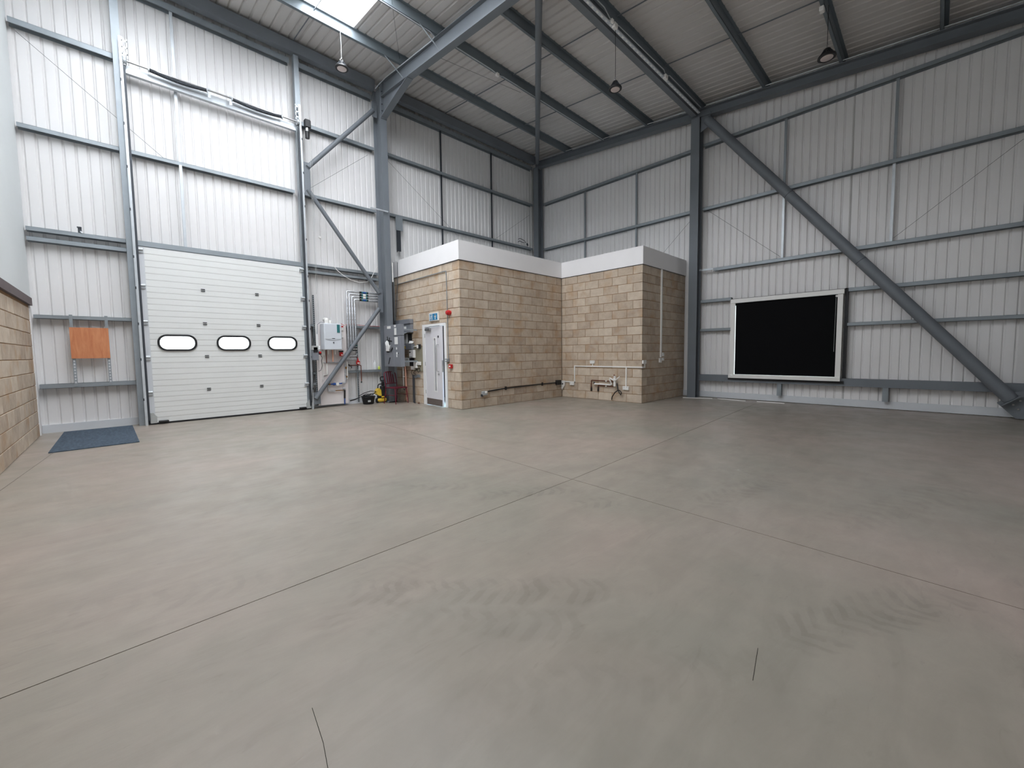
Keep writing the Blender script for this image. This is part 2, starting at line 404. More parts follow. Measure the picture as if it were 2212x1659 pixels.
m.box(XB+.07, YB, 0, XB+.1, WY0, 9.2).box(XB+.07, WY1, 0, XB+.1, YA+.1, 9.2).box(XB+.07, WY0, 0, XB+.1, WY1, WZ0).box(XB+.07, WY0, WZ1, XB+.1, WY1, 9.2)
struct('wall_right', m, CLAD)

# roof liner with two rooflight runs
RL = [(3.14, 4.19, 2.0, 9.62), (.05, 1.10, 2.0, 9.62)]
m = MB()
def roof_piece(x0, x1, y0, y1):
    pts = profile(x0, x1, .2, .055, .032, .05); vs = []
    for u, d in pts: vs += [(u, y0, zs(y0)+d), (u, y1, zs(y1)+d)]
    m.add(vs, [(2*i, 2*i+1, 2*i+3, 2*i+2) for i in range(len(pts)-1)])
    m.prism([(x0, y0, zs(y0)+.07), (x0, y1, zs(y1)+.07), (x0, y1, zs(y1)+.1), (x0, y0, zs(y0)+.1)], (x1-x0, 0, 0))
YE = YA+.05
for (x0, x1, runs) in ((XL-.1, .05, [(YB, YE)]), (.05, 1.10, [(YB, 2.0), (9.62, YE)]), (1.10, 3.14, [(YB, YE)]),
                       (3.14, 4.19, [(YB, 2.0), (9.62, YE)]), (4.19, XB+.05, [(YB, YE)])):
    for (y0, y1) in runs: roof_piece(x0, x1, y0, y1)
struct('ceiling', m, ROOFM)
for i, (a, b_, y0, y1) in enumerate(RL):
    mb = MB(); pts = profile(a, b_, .2, .055, .03, .05); vs = []
    for u, d in pts: vs += [(u, y0, zs(y0)+d+.012), (u, y1, zs(y1)+d+.012)]
    mb.add(vs, [(2*k, 2*k+1, 2*k+3, 2*k+2) for k in range(len(pts)-1)])
    struct('window_%d' % (i+2), mb, SKYL)
    struct('trim_%d' % (i+20), MB().box(a-.02, y1-.01, zs(y1)-.004, b_+.02, y1+.03, zs(y1)+.01), FLASH)
struct('wall_back', MB().box(XL-.2, YB-.1, 0, BO[0], YB, 9.2).box(BO[1], YB-.1, 0, XB+.1, YB, 9.2).box(BO[0], YB-.1, BO[2], BO[1], YB, 9.2), CLAD)

# base flashings
struct('baseboard_left', MB().box(XL, 11.24, 0, DX0-.08, YA+.03, .15).box(DX1+.12, 11.24, 0, 5.9, YA+.03, .15), FLASH)
struct('baseboard_right', MB().box(12.25, YB, .012, XB+.03, 5.27, .175), FLASH)

# ------------------------------------------------------------------ blockwork
BM = {}
def block_mesh(w, h=.214, d=.05):
    k = round(w, 3)
    if k not in BM:
        c = .004; a, b_ = w/2, h/2   # front face looks along +Z local; x along the wall, y up
        mb = MB().add([(-a,-b_,-d),(a,-b_,-d),(a,b_,-d),(-a,b_,-d),(-a,-b_,-c),(a,-b_,-c),(a,b_,-c),(-a,b_,-c),(-a+c,-b_+c,0),(a-c,-b_+c,0),(a-c,b_-c,0),(-a+c,b_-c,0)],
                      [(0,1,5,4),(1,2,6,5),(2,3,7,6),(3,0,4,7),(4,5,9,8),(5,6,10,9),(6,7,11,10),(7,4,8,11),(8,9,10,11)])
        BM[k] = mb.build('concrete_block', BLOCK, data_only=True, origin=(0,0,0))
    return BM[k]
def blockwork(name, o, u, n, L, rows, hole=None, par=0, corner0=None, corner1=None, thick=.1, z0=0., core_top=None):
    """o origin on the face line, u unit direction along it, n outward normal; holes = (s0, s1, z1)"""
    o, u, n = Vector(o), Vector(u), Vector(n); H = rows*.225; core_top = core_top or H
    mb = MB()
    def cb(s0, s1, za, zb):
        a = o + u*s0 - n*.007; b_ = o + u*s1 - n*(.007+thick); mb.box(a.x, a.y, za, b_.x, b_.y, zb)
    e0 = .007; e1 = L-.007
    if hole: cb(e0, hole[0], z0, core_top); cb(hole[1], e1, z0, core_top); cb(hole[0], hole[1], hole[2], core_top)
    else: cb(e0, e1, z0, core_top)
    w = tag(mb.build(name, MORTAR, origin=(0,0,0)), kind='structure')
    R = Matrix((( u.x, 0, n.x), (u.y, 0, n.y), (0, 1, 0)))
    for r in range(rows):
        even = (r+par) % 2 == 0
        s = 0. if corner0 is None else (0. if even else corner0)
        end = L if corner1 is None else (L if even else L-corner1)
        first = .45 if even else .225
        cuts = [s]; q = s+first if corner0 is None else (.45 if even else .225+corner0)
        while q < end-.06: cuts.append(q); q += .45
        cuts.append(end+.005)
        zc = z0 + r*.225 + .1125
        for a, b_ in zip(cuts[:-1], cuts[1:]):
            segs = [(a, b_)]
            if hole and zc-.1 < hole[2]:
                segs = []
                for (p, q2) in [(a, min(b_, hole[0]+.01)), (max(a, hole[1]), b_)]:
                    if q2-p > .05: segs.append((p, q2))
            for (p, q2) in segs:
                wd = q2-p-.010
                ob = bpy.data.objects.new('concrete_block', block_mesh(wd)); COL.objects.link(ob); ob.parent = w
                c = o + u*((p+q2-.010)/2 + (0 if p > 0 else 0)) + n*random.uniform(-.0015, .0015)
                M = R.to_4x4(); M.translation = Vector((c.x, c.y, zc)); ob.matrix_local = M
    return w
CX1, CY1, CX2, CY3 = 5.89, 7.94, 9.72, 5.27
# office face 1 (with the door): runs from the outer corner towards the shutter wall
wds = blockwork('wall_office_door_side', (CX1, CY1, 0), (0,1,0), (-1,0,0), 3.30, 16, hole=(.57, 1.69, 2.14), par=0, corner0=.05)
for k, (ya, yb) in enumerate(((8.515, 8.73), (8.74, 8.955), (8.965, 9.18), (9.19, 9.405), (9.415, 9.63))):   # cut bricks over the door frame
    MB().rbox(5.891, ya, 2.155, 5.94, yb, 2.243, .004).build('cut_brick', BLOCK, wds, origin=(5.9, ya, 2.155))
blockwork('wall_office_front', (CX1, CY1, 0), (1,0,0), (0,-1,0), CX2-CX1, 16, par=1, corner0=.05)
blockwork('wall_office_recess', (CX2, CY3, 0), (0,1,0), (-1,0,0), CY1-CY3, 16, par=0, corner0=.05)
blockwork('wall_office_end', (CX2, CY3, 0), (1,0,0), (0,-1,0), XB-CX2-.02, 16, par=1, corner0=.05)
blockwork('wall_party', (XL, .70, 0), (0,1,0), (1,0,0), 10.22, 10, par=0, thick=.15, core_top=2.32)
# office: hidden inner linings, lid and white fascia
struct('trim_1', MB().box(5.865, 7.915, 3.60, CX2+.0, 7.99, 4.056).box(5.865, 7.99, 3.60, 5.94, 11.22, 4.056)
       .box(9.695, 5.245, 3.60, 9.77, 7.915, 4.056).box(9.77, 5.245, 3.60, 12.28, 5.32, 4.056), FASC)
struct('trim_2', MB().box(5.885, 7.935, 3.585, CX2+.02, 7.96, 3.60).box(5.885, 7.96, 3.585, 5.91, 11.2, 3.60)
       .box(9.715, 5.265, 3.585, 9.74, 7.935, 3.60).box(9.74, 5.265, 3.585, 12.2, 5.29, 3.60), DARKS)
struct('ceiling_office', MB().box(5.94, 7.99, 3.9, 12.28, 11.25, 3.96).box(9.77, 5.32, 3.9, 12.28, 7.99, 3.96), PLAST)
# party wall, upper plasterboard, capping and end trim
struct('wall_party_upper', MB().box(XL-.10, YB, 2.42, XL-.006, 11.25, 9.0).box(XL-.2, YB, 0, XL-.16, 11.34, 9.2), PLAST)
struct('trim_3', MB().box(XL-.16, YB, 2.29, XL+.035, 11.0, 2.42), CURB)
struct('trim_4', MB().box(XL-.155, 10.90, 0, XL-.02, 11.26, 2.40).box(XL-.02, 10.97, 0, XL+.006, 11.12, 2.40), WHITE)

# ------------------------------------------------------------------ portal steelwork
def steel(name, mb, label, cat, m=STEEL, group=None): return tag(mb.build(name, m), label, cat, group)
def col_thing(name, x, y, w, d, top, flange, label, plates=True):
    """flange: 'y' flanges face -y/+y ; 'x' flanges face -x/+x"""
    t = thing(name, (x, y, 0), label, 'column')
    a, b_ = (x, y, .0), (x, y, top)
    MB().ibeam(a, b_, w, d, (1,0,0) if flange == 'y' else (0,1,0)).build('steel_section', STEEL, t)
    MB().box(x-w/2-.03, y-d/2-.0, 0, x+w/2+.03, y+d/2-.0, .02).build('base_plate', STEEL, t)
    return t
c1 = col_thing('portal_column', 5.48, 10.885, .18, .43, 8.66, 'y', 'tall grey steel column between the boiler bay and the blockwork office')
MB().prism([(5.40, 10.67, 7.82), (5.40, 9.45, 8.21), (5.40, 9.45, 8.23), (5.40, 10.67, 8.36)], (.16, 0, 0))
# haunched rafter over the shutter bay
t = thing('portal_rafter', (5.48, 10.67, 7.8), 'wide grey steel rafter crossing overhead, haunched onto the tall column', 'beam')
def raf(y, o): return (5.48, y, zr(y)+o)
MB().ibeam(raf(10.66, -.19), raf(-9.9, -.19), .17, .37, (1,0,0)).build('steel_section', STEEL, t)
hm = MB()
hm.prism([(5.475, 10.66, 7.80), (5.475, 9.30, zr(9.3)-.37), (5.475, 10.66, zr(10.66)-.37)], (.010, 0, 0))
hm.prism([(5.395, 10.66, 7.78), (5.395, 9.25, zr(9.25)-.385), (5.395, 9.25, zr(9.25)-.37), (5.395, 10.66, 7.797)], (.17, 0, 0))
hm.build('haunch', STEEL, t)
MB().box(5.39, 10.645, 7.76, 5.57, 10.668, 8.62).build('end_plate', STEEL, t)
for z in (7.95, 8.12, 8.45):
    for x in (5.43, 5.53): MB().lathe([(.016, 0), (.016, -.018)], (x, 10.645, z), 6, 'y').build('bolt', DARKS, t)
col_thing('gable_column', 12.02, 4.88, .24, .27, zr(4.88)-.235, 'x', 'grey steel column at the right end of the blockwork office')
col_thing('gable_column', 12.02, 10.97, .24, .27, zr(10.97)-.235, 'x', 'dark grey steel column in the far corner above the office roof')
c5 = col_thing('gable_column', 12.02, -1.52, .24, .27, zr(-1.5)-.235, 'x', 'grey steel column at the right edge, foot of the big diagonal brace')
steel('gable_rafter', MB().ibeam((12.03, 11.1, zr(11.1)-.11), (12.03, -9.9, zr(-9.9)-.11), .22, .22, (1,0,0)), 'long dark steel beam sloping along the top of the right wall', 'beam')
# eaves beam and channel along the shutter wall
steel('eaves_beam', MB().box(XL+.02, 10.93, 8.615, 5.385, 10.945, 8.87).box(XL+.02, 10.945, 8.855, 5.385, 11.1, 8.87).box(XL+.02, 10.945, 8.615, 5.385, 11.1, 8.63),
      'deep grey eaves beam above the roller door', 'beam')
steel('eaves_beam', MB().box(5.575, 10.93, 8.615, 11.87, 10.945, 8.87).box(5.575, 10.945, 8.855, 11.87, 11.1, 8.87).box(5.575, 10.945, 8.615, 11.87, 11.1, 8.63),
      'deep dark eaves beam high above the blockwork office', 'beam')
def c_rail_x(x0, x1, z, yi=11.13, d=.138, h=.066, tk=.004):   # z = top
    return MB().box(x0, yi, z-h, x1, yi+tk, z).box(x0, yi, z-tk, x1, yi+d, z).box(x0, yi+d-tk, z-h, x1, yi+d, z).box(x0, yi, z-h, x1, yi+.016, z-h+tk)
def c_rail_y(y0, y1, z, xi=12.16, d=.138, h=.066, tk=.004):
    return MB().box(xi, y0, z-h, xi+tk, y1, z).box(xi, y0, z-tk, xi+d, y1, z).box(xi+d-tk, y0, z-h, xi+d, y1, z).box(xi, y0, z-h, xi+.016, y1, z-h+tk)
def railx(x0, x1, z, label, **k): return tag(c_rail_x(x0, x1, z, **k).build('sheeting_rail', GALV), label, 'rail')
def raily(y0, y1, z, label, **k): return tag(c_rail_y(y0, y1, z, **k).build('sheeting_rail', GALV), label, 'rail')
railx(XL+.02, .22, 7.17, 'top galvanised rail on the white cladding left of the roller door track', h=.1)
railx(XL+.02, 3.3, 5.44, 'galvanised rail running above the roller door from the left wall', h=.075)
railx(XL+.02, .2, 3.69, 'upper of the twin galvanised rails left of the roller door head', h=.075)
railx(XL+.02, .2, 3.52, 'lower of the twin galvanised rails left of the roller door head', h=.08)
railx(XL+.02, .2, 2.15, 'galvanised rail above the small plywood board')
railx(XL+.02, .2, .90, 'lowest galvanised rail, under the small plywood board', h=.08)
railx(3.47, 5.40, 7.15, 'galvanised rail high between the door motor and the tall column', h=.09)
railx(3.47, 5.40, 5.44, 'galvanised rail midway up between the roller door and the tall column', h=.075)
railx(3.47, 5.40, 3.69, 'upper of the twin galvanised rails above the boiler', h=.075)
railx(3.47, 5.40, 3.53, 'lower of the twin galvanised rails above the boiler', h=.07)
railx(3.47, 5.40, 2.16, 'galvanised rail level with the top of the boiler')
railx(3.47, 5.40, .93, 'galvanised rail carrying the white bottle beside the boiler')
railx(5.58, 11.88, 7.15, 'upper galvanised rail over the office, left of the far corner', h=.085)
railx(5.58, 11.88, 5.46, 'lower galvanised rail over the office, left of the far corner', h=.08)
railx(XL+.02, 3.3, 8.56, 'galvanised channel under the eaves beam over the roller door', h=.13)
railx(3.47, 5.40, 8.56, 'galvanised channel under the eaves beam between door post and tall column', h=.13)
railx(5.58, 11.88, 8.56, 'galvanised channel under the eaves beam over the office', h=.13)
raily(5.02, 10.84, 7.17, 'upper galvanised rail over the office, right of the far corner', h=.085)
raily(5.02, 10.84, 5.44, 'lower galvanised rail over the office, right of the far corner', h=.085)
raily(-9.9, 4.76, 7.19, 'topmost galvanised rail on the right wall beyond the diagonal brace', h=.085)
raily(-9.9, 4.76, 5.43, 'second galvanised rail from the top on the right wall', h=.085)
raily(-9.9, 4.42, 3.69, 'galvanised rail crossing the right wall above the black window', h=.085)
raily(WY1+.02, 4.76, 2.82, 'short galvanised rail at the head of the window, column side', h=.085)
raily(-9.9, WY0-.02, 2.77, 'galvanised rail from the head of the window to the right', h=.085)
raily(WY1+.02, 4.76, 1.99, 'short galvanised rail halfway down the window, column side', h=.075)
raily(-9.9, WY0-.02, 1.97, 'galvanised rail from mid window height to the right', h=.075)
steel('sill_beam', MB().box(12.13, -9.9, .49, 12.145, 4.76, .67).box(12.145, -9.9, .655, 12.28, 4.76, .67).box(12.145, -9.9, .49, 12.28, 4.76, .505),
      'smooth dark grey beam running low along the right wall under the window', 'beam', STEEL)
tag(MB().bar((12.13, 4.80, 3.675), (12.13, 4.42, 3.665), .02, .05).build('rail_bracket', GALVL), 'short bright galvanised bracket joining a rail to the office end column', 'bracket')
for y, lb in ((2.74, 'short grey stub post below the window'), (.71, 'short grey stub post under the sill beam right of the window'), (-4.0, 'short grey stub post under the sill beam beyond the brace')):
    tag(MB().ibeam((12.2, y, .175), (12.2, y, .49), .1, .1, (0,1,0)).build('stub_post', GALV), lb, 'post')
# sag bars
def sag(o, label, m=GALV): return tag(o.build('sag_bar', m), label, 'bar')
sag(MB().box(1.08, 11.10, 3.67, 1.13, 11.14, 5.37), 'bright vertical bar above the roller door, between header and middle rail', GALVL)
sag(MB().box(1.08, 11.16, 5.44, 1.13, 11.2, 8.44), 'bright vertical bar high above the roller door, crossed by the spring shaft', GALVL)
for x, w in ((7.67, 'left'), (9.80, 'right')):
    sag(MB().box(x-.02, 11.17, 5.46, x+.02, 11.21, 7.07), 'thin dark vertical bar over the office between the two rails, %s one' % w, DARKS)
    sag(MB().box(x-.02, 11.17, 7.15, x+.02, 11.21, 8.43), 'thin dark vertical bar over the office under the eaves, %s one' % w, DARKS)
    sag(MB().box(x-.02, 11.17, 4.0, x+.02, 11.21, 5.38), 'thin dark vertical bar rising from the office roof to the lower rail, %s one' % w, DARKS)
for y, w in ((8.88, 'left'), (6.86, 'right')):
    sag(MB().box(12.19, y-.025, 5.44, 12.24, y+.025, 7.09), 'vertical galvanised bar between the two rails right of the far corner, %s one' % w)
    sag(MB().box(12.19, y-.025, 4.0, 12.24, y+.025, 5.36), 'vertical galvanised bar rising from the office roof right of the far corner, %s one' % w)
for y, w in ((2.77, 'crossed by the diagonal brace'), (.74, 'further right of the brace')):
    sag(MB().box(12.19, y-.025, 5.43, 12.24, y+.025, 7.11), 'upper vertical galvanised bar on the right wall, %s' % w)
    sag(MB().box(12.19, y-.025, 3.69, 12.24, y+.025, 5.35), 'lower vertical galvanised bar on the right wall, %s' % w, GALVL)

# purlins
ORD = ['first', 'second', 'third', 'fourth', 'fifth', 'sixth', 'seventh', 'eighth', 'ninth', 'tenth', 'eleventh', 'twelfth']
PY = [9.50, 7.91, 6.34, 4.79, 3.17, 1.65, .09, -1.5, -3.1, -4.7, -6.3, -7.9]
for i, y in enumerate(PY):
    a = zr(y)+.005; b_ = zs(y)-.001
    mb = MB().box(XL+.0, y, a, 12.28, y+.006, b_).box(XL, y, a, 12.28, y+.062, a+.005).box(XL, y+.057, a, 12.28, y+.062, a+.02).box(XL, y-.06, b_-.005, 12.28, y, b_)
    tag(mb.build('roof_purlin', STEELD), 'grey steel roof purlin, %s counting from the roller door wall' % ORD[i], 'purlin')
# strut beam under the fourth purlin
steel('strut_beam', MB().box(5.57, 4.86, zr(4.9)-.17, 11.92, 5.0, zr(4.9)-.03), 'heavy dark strut under the roof running to the office end column', 'beam')
# roof sag bars, parallel to the slope
for x, names in ((3.36, 0), (7.70, 1), (9.80, 2), (1.1, 3)):
    for i in range(8):
        ya = 10.93 if i == 0 else PY[i-1]; yb = PY[i]
        z = lambda y: zr(y)+.165
        sag(MB().bar((x, ya, z(ya)), (x, yb+.006, z(yb)), .014, .02), 'thin roof bar, %s line, %s gap out from the roller door wall' %
            (('roller door', 'left office', 'right office', 'leftmost')[names], ORD[i]), STEEL)
# tubular braces
def brace(path, r, label, m=STEEL, n=20):
    return tag(MB().tube(path, r, n).build('tube_brace', m), label, 'brace')
brace([(11.80, 10.80, zr(10.8)-.11), (5.68, 5.12, zr(5.12)-.11)], .07, 'grey tubular roof brace running down to the far corner')
brace([(5.30, 10.90, 8.02), (3.55, 10.90, 5.99)], .055, 'uppermost tubular brace between door post and tall column')
brace([(3.53, 10.90, 5.45), (5.30, 10.90, 3.08)], .052, 'middle tubular brace falling from door post to tall column')
brace([(5.28, 10.90, 2.65), (3.50, 10.90, .26)], .055, 'lowest tubular brace passing in front of the boiler pipes')
bt = thing('tube_brace', (12.0, -1.2, .2), 'very large grey tubular diagonal brace across the right wall', 'brace')
MB().tube([(11.97, 4.58, 7.72), (11.97, -1.05, .38)], .112, 28).build('tube', STEEL, bt)
for q in (.35, .6): 
    p = Vector((11.97, 4.58, 7.72)).lerp(Vector((11.97, -1.05, .38)), q); d_ = Vector((0, -5.63, -7.34)).normalized()
    MB().tube([p-d_*.006, p+d_*.006], .1145, 28).build('weld_ring', DARKS, bt)
gm = MB().prism([(11.965, -1.40, .02), (11.965, -1.12, .0+.02), (11.965, -.88, .30), (11.965, -1.10, .52), (11.965, -1.40, .60)], (.015, 0, 0))
gm.build('gusset_plate', STEEL, bt)
MB().bar((11.97, -.93, .26), (11.97, -1.16, .46), .30, .016, up=(0, .61, .8)).build('end_plate', STEEL, bt)
for (y, z) in ((-1.08, .28), (-1.16, .36), (-1.14, .20), (-1.24, .28)): MB().lathe([(.017, 0), (.017, -.02)], (11.965, y, z), 6, 'x').build('bolt', CHROME, bt)
gp = MB().prism([(11.965, 4.76, 7.45), (11.965, 4.50, 7.55), (11.965, 4.50, 7.92), (11.965, 4.76, 7.92)], (.015, 0, 0)); gp.build('gusset_plate', STEEL, bt)
# gusset plates on the tall column
gt = MB().box(5.26, 10.893, 2.55, 5.40, 10.905, 3.2); tag(gt.build('gusset_plate', STEEL), 'flat grey plate on the tall column where two braces meet', 'plate')
gt = MB().box(5.26, 10.893, 7.85, 5.40, 10.905, 8.25); tag(gt.build('gusset_plate', STEEL), 'flat grey plate high on the tall column at the top brace', 'plate')
gt = MB().box(3.46, 10.9, 5.3, 3.6, 10.912, 6.1); tag(gt.build('gusset_plate', STEEL), 'flat grey plate on the door post where two braces meet', 'plate')
gt = MB().box(3.46, 10.9, .12, 3.62, 10.912, .42); tag(gt.build('gusset_plate', STEEL), 'flat grey plate at the foot of the door post', 'plate')
for (y, z0, z1, lb) in ((10.885, 2.5, 3.25, ''),):
    pass
# thin sag wires
def wire(a, b_, label): return tag(MB().tube([a, b_], .0035, 5).build('tie_wire', DARKS), label, 'wire')
wire((-1.0, 11.15, 6.97), (.87, 11.15, 5.42), 'thin tie wire slanting down the white cladding at far left')
wire((3.62, 11.15, 5.55), (5.22, 11.15, 6.90), 'thin tie wire rising towards the tall column')
wire((5.80, 11.15, 6.94), (8.2, 11.15, 5.30), 'thin tie wire right of the tall column above the office')
wire((11.7, 11.15, 6.7), (9.9, 11.15, 5.46), 'thin tie wire near the far corner above the office')
wire((12.17, 4.70, 5.41), (12.17, 2.80, 3.72), 'thin tie wire slanting down right of the office end column')
wire((12.17, -1.01, 5.19), (12.17, .70, 3.75), 'thin tie wire at the far right of the right wall')
wire((12.17, 5.05, 5.2), (12.17, 6.1, 4.2), 'thin tie wire left of the office end column')
wire((5.7, 8.6, zr(8.6)+.02), (8.2, 8.1, zr(8.1)+.02), 'thin tie wire under the roof right of the rafter')
wire((4.0, 7.4, zr(7.4)+.05), (5.3, 9.4, zr(9.4)+.05), 'thin tie wire under the roof beside the rooflight')

# ------------------------------------------------------------------ roller door wall
def post(x0, x1, name, label, z1):
    t = thing(name, ((x0+x1)/2, 11.05, 0), label, 'post')
    MB().box(x0, 10.985, 0, x1, 10.993, z1).box(x0, 10.993, 0, x0+.008, 11.13, z1).box(x1-.008, 10.993, 0, x1, 11.13, z1).build('channel', STEEL if 0 else GALV, t)
    return t
post(.19, .31, 'door_post', 'galvanised door post left of the roller door', 8.6)
post(3.36, 3.47, 'door_post', 'galvanised door post right of the roller door', 8.6)
tag(MB().box(.31, 11.0, 3.57, 3.36, 11.012, 3.67).box(.31, 11.012, 3.655, 3.36, 11.12, 3.67).build('door_header', GALV), 'galvanised header channel over the roller door', 'beam')
tag(MB().box(.31, 11.02, 3.535, 3.36, 11.1, 3.57).build('head_seal', GALVL), 'pale seal strip at the top edge of the roller door', 'seal')
def track(x, sgn, label):
    t = thing('door_track', (x, 10.93, 0), label, 'track')
    MB().box(x-.022, 10.90, 0, x+.022, 10.905, 7.42).box(x+sgn*.022, 10.90, 0, x+sgn*.019, 10.985, 7.42).build('angle', GALVL, t)
    MB().box(x+sgn*.024, 10.91, .1, x+sgn*.055, 10.935, 6.9).box(x+sgn*.050, 10.935, .1, x+sgn*.055, 10.955, 6.9).build('channel', DARKS, t)
    for z in (.5, 1.3, 2.0, 2.7, 3.3, 4.2, 5.0, 5.8, 6.6): MB().box(x-sgn*.03, 10.895, z, x-sgn*.012, 10.91, z+.05).build('fixing_clip', DARKS, t)
    tb = MB()
    for k in range(3): tb.box(x+sgn*.02, 10.90, 7.10+k*.12, x+sgn*.10, 10.906, 7.13+k*.12)
    tb.box(x+sgn*.02, 10.9, 7.05, x+sgn*.034, 10.906, 7.42); tb.box(x+sgn*.086, 10.9, 7.05, x+sgn*.10, 10.906, 7.4)
    tb.build('slotted_plate', GALVL, t)
    return t
track(.300, 1, 'tall bright steel track up the left side of the roller door')
track(3.425, -1, 'tall bright steel track up the right side of the roller door')

door = thing('door_1', ((DX0+DX1)/2, 10.97, 0), kind='structure')
secs = [.03, .655, 1.365, 2.075, 2.785, 3.55]
def pill(x0, x1, z0, z1, y, n=8, r=None):
    r = r or (z1-z0)/2*.92; pts = []
    for cxx, czz, a0 in ((x1-r, z1-r, 0), (x0+r, z1-r, 90), (x0+r, z0+r, 180), (x1-r, z0+r, 270)):
        for k in range(n+1):
            a = math.radians(a0+90*k/n); pts.append((cxx+r*math.cos(a), y, czz+r*math.sin(a)))
    return pts
WINS = [(.545, 1.185), (1.525, 2.17), (2.505, 3.15)]; WZ = (1.49, 1.83)
for i in range(5):
    z0, z1 = secs[i], secs[i+1]; mb = MB(); n = 6; st = (z1-z0)/n; y0 = 10.985
    holes = WINS if i == 2 else []
    xr = [.44]; 
    for h in holes: xr += [h[0]-.0, h[1]+.0]
    xr.append(3.31)
    def strip(xa, xb, za, zb):
        # face with shallow horizontal ribs
        k = 0; z = z0; 
        for k in range(n):
            a, b_ = z0+k*st, z0+(k+1)*st
            a2, b2 = max(a, za), min(b_, zb)
            if b2-a2 < .004: continue
            g = .010 if k else .004
            if a2 == a:
                mb.add([(xa, y0+.0035, a), (xb, y0+.0035, a), (xb, y0, a+g), (xa, y0, a+g)], [(0,1,2,3)]); a2 = a+g
            mb.add([(xa, y0, a2), (xb, y0, a2), (xb, y0+(.0035 if b2 == b_ else .0), b2), (xa, y0+(.0035 if b2 == b_ else 0), b2)], [(0,1,2,3)])
    if not holes: strip(.36, 3.40, z0, z1)
    else:
        for a, b_ in ((.36, WINS[0][0]+.03), (WINS[0][1]-.03, WINS[1][0]+.03), (WINS[1][1]-.03, WINS[2][0]+.03), (WINS[2][1]-.03, 3.40)): strip(a, b_, z0, z1)
        for a, b_ in WINS: strip(a+.03, b_-.03, z0, WZ[0]+.03); strip(a+.03, b_-.03, WZ[1]-.03, z1)
        for a, b_ in WINS:      # fillets so the sheet closes on the rounded openings
            P = pill(a+.012, b_-.012, WZ[0]+.012, WZ[1]-.012, y0+.004); Q = []
            for (px, py, pz) in P:
                qx = min(max(px, a+.03), b_-.03); qz = min(max(pz, WZ[0]+.03), WZ[1]-.03)
            cxm, czm = (a+b_)/2, (WZ[0]+WZ[1])/2
            n_ = len(P); vs = []
            for (px, py, pz) in P:
                # push outwards to the rectangle
                dx, dz = px-cxm, pz-czm; sx = ((b_-a)/2-.03)/max(abs(dx), 1e-6); sz = ((WZ[1]-WZ[0])/2-.03)/max(abs(dz), 1e-6); k_ = max(1.0, min(sx, sz))
                vs.append((px, py, pz)); vs.append((cxm+dx*k_*1.25, py+.0, czm+dz*k_*1.25) if k_ > 1.0 else (cxm+dx*1.22, py, czm+dz*1.22))
            mb.add(vs, [(2*q, 2*((q+1) % n_), 2*((q+1) % n_)+1, 2*q+1) for q in range(n_)])
    # back
    if not holes: mb.box(.36, 11.02, z0, 3.40, 11.025, z1)
    else:
        for a, b_ in ((.36, WINS[0][0]), (WINS[0][1], WINS[1][0]), (WINS[1][1], WINS[2][0]), (WINS[2][1], 3.40)): mb.box(a, 11.02, z0, b_, 11.025, z1)
        for a, b_ in WINS: mb.box(a, 11.02, z0, b_, 11.025, WZ[0]); mb.box(a, 11.02, WZ[1], b_, 11.025, z1)
    p = mb.build('door_panel', DOORW, door)
    MB().box(.355, 10.975, z0+.006, .435, 10.99, z1-.006).build('end_stile', FLASH, p)
    MB().box(3.325, 10.975, z0+.006, 3.405, 10.99, z1-.006).build('end_stile', GALV, p)
    if holes:
        for a, b_ in WINS:
            P = pill(a, b_, *WZ, 10.965); I = pill(a+.036, b_-.036, WZ[0]+.036, WZ[1]-.036, 10.965)
            n_ = len(P); vs = []
            for q in range(n_): vs += [P[q], I[q], (P[q][0], 10.99, P[q][2]), (I[q][0], 11.02, I[q][2])]
            fs = []
            for q in range(n_):
                r_ = (q+1) % n_; fs += [(4*q, 4*r_, 4*r_+1, 4*q+1), (4*q, 4*q+2, 4*r_+2, 4*r_), (4*q+1, 4*r_+1, 4*r_+3, 4*q+3)]
            MB().add(vs, fs).build('window_frame', RUB, p)
            J = pill(a+.02, b_-.02, WZ[0]+.02, WZ[1]-.02, 11.0); MB().add(J, [tuple(range(len(J)))]).build('window_pane', GLASS, p)
for z in secs[1:5]:
    for x in (1.34, 2.34):
        MB().box(x-.035, 10.972, z+.014, x+.035, 10.985, z+.030).box(x-.035, 10.972, z-.024, x+.035, 10.985, z-.008).build('hinge', DARKS, door)
for z in (.66, 1.37, 2.08, 2.79, 3.49):
    for x, s_ in ((.335, 1), (3.36, -1)):
        r_ = MB().tube([(x-s_*.05, 10.945, z), (x, 10.945, z)], .010, 8).tube([(x, 10.945, z), (x+s_*.085, 10.945, z)], .026, 12)
        r_.box(x, 10.95, z-.06, x+s_*.09, 10.975, z-.02)
        r_.build('roller', GALVL, door)
for x, s_ in ((.36, 1), (3.40, -1)):
    MB().box(x, 10.94, .03, x+s_*.10, 10.975, .17).prism([(x, 10.945, .17), (x+s_*.09, 10.945, .17), (x+s_*.05, 10.945, .24), (x, 10.945, .24)], (0, .03, 0)).build('bottom_bracket', GREYL, door)
    MB().rbox(x+s_*.12, 10.90, .035, x+s_*.28, 10.97, .075, .012).build('lift_handle', BLACK, door)
MB().box(.34, 10.965, .0, 3.42, 11.02, .035).build('bottom_seal', RUB, door)
struct('trim_6', MB().box(DX0-.06, 11.03, 0, DX0-.0, YA+.06, DZ).box(DX1, 11.03, 0, DX1+.06, YA+.06, DZ).box(DX0-.06, 11.1, DZ-.03, DX1+.06, YA+.06, DZ+.01), DARKS)

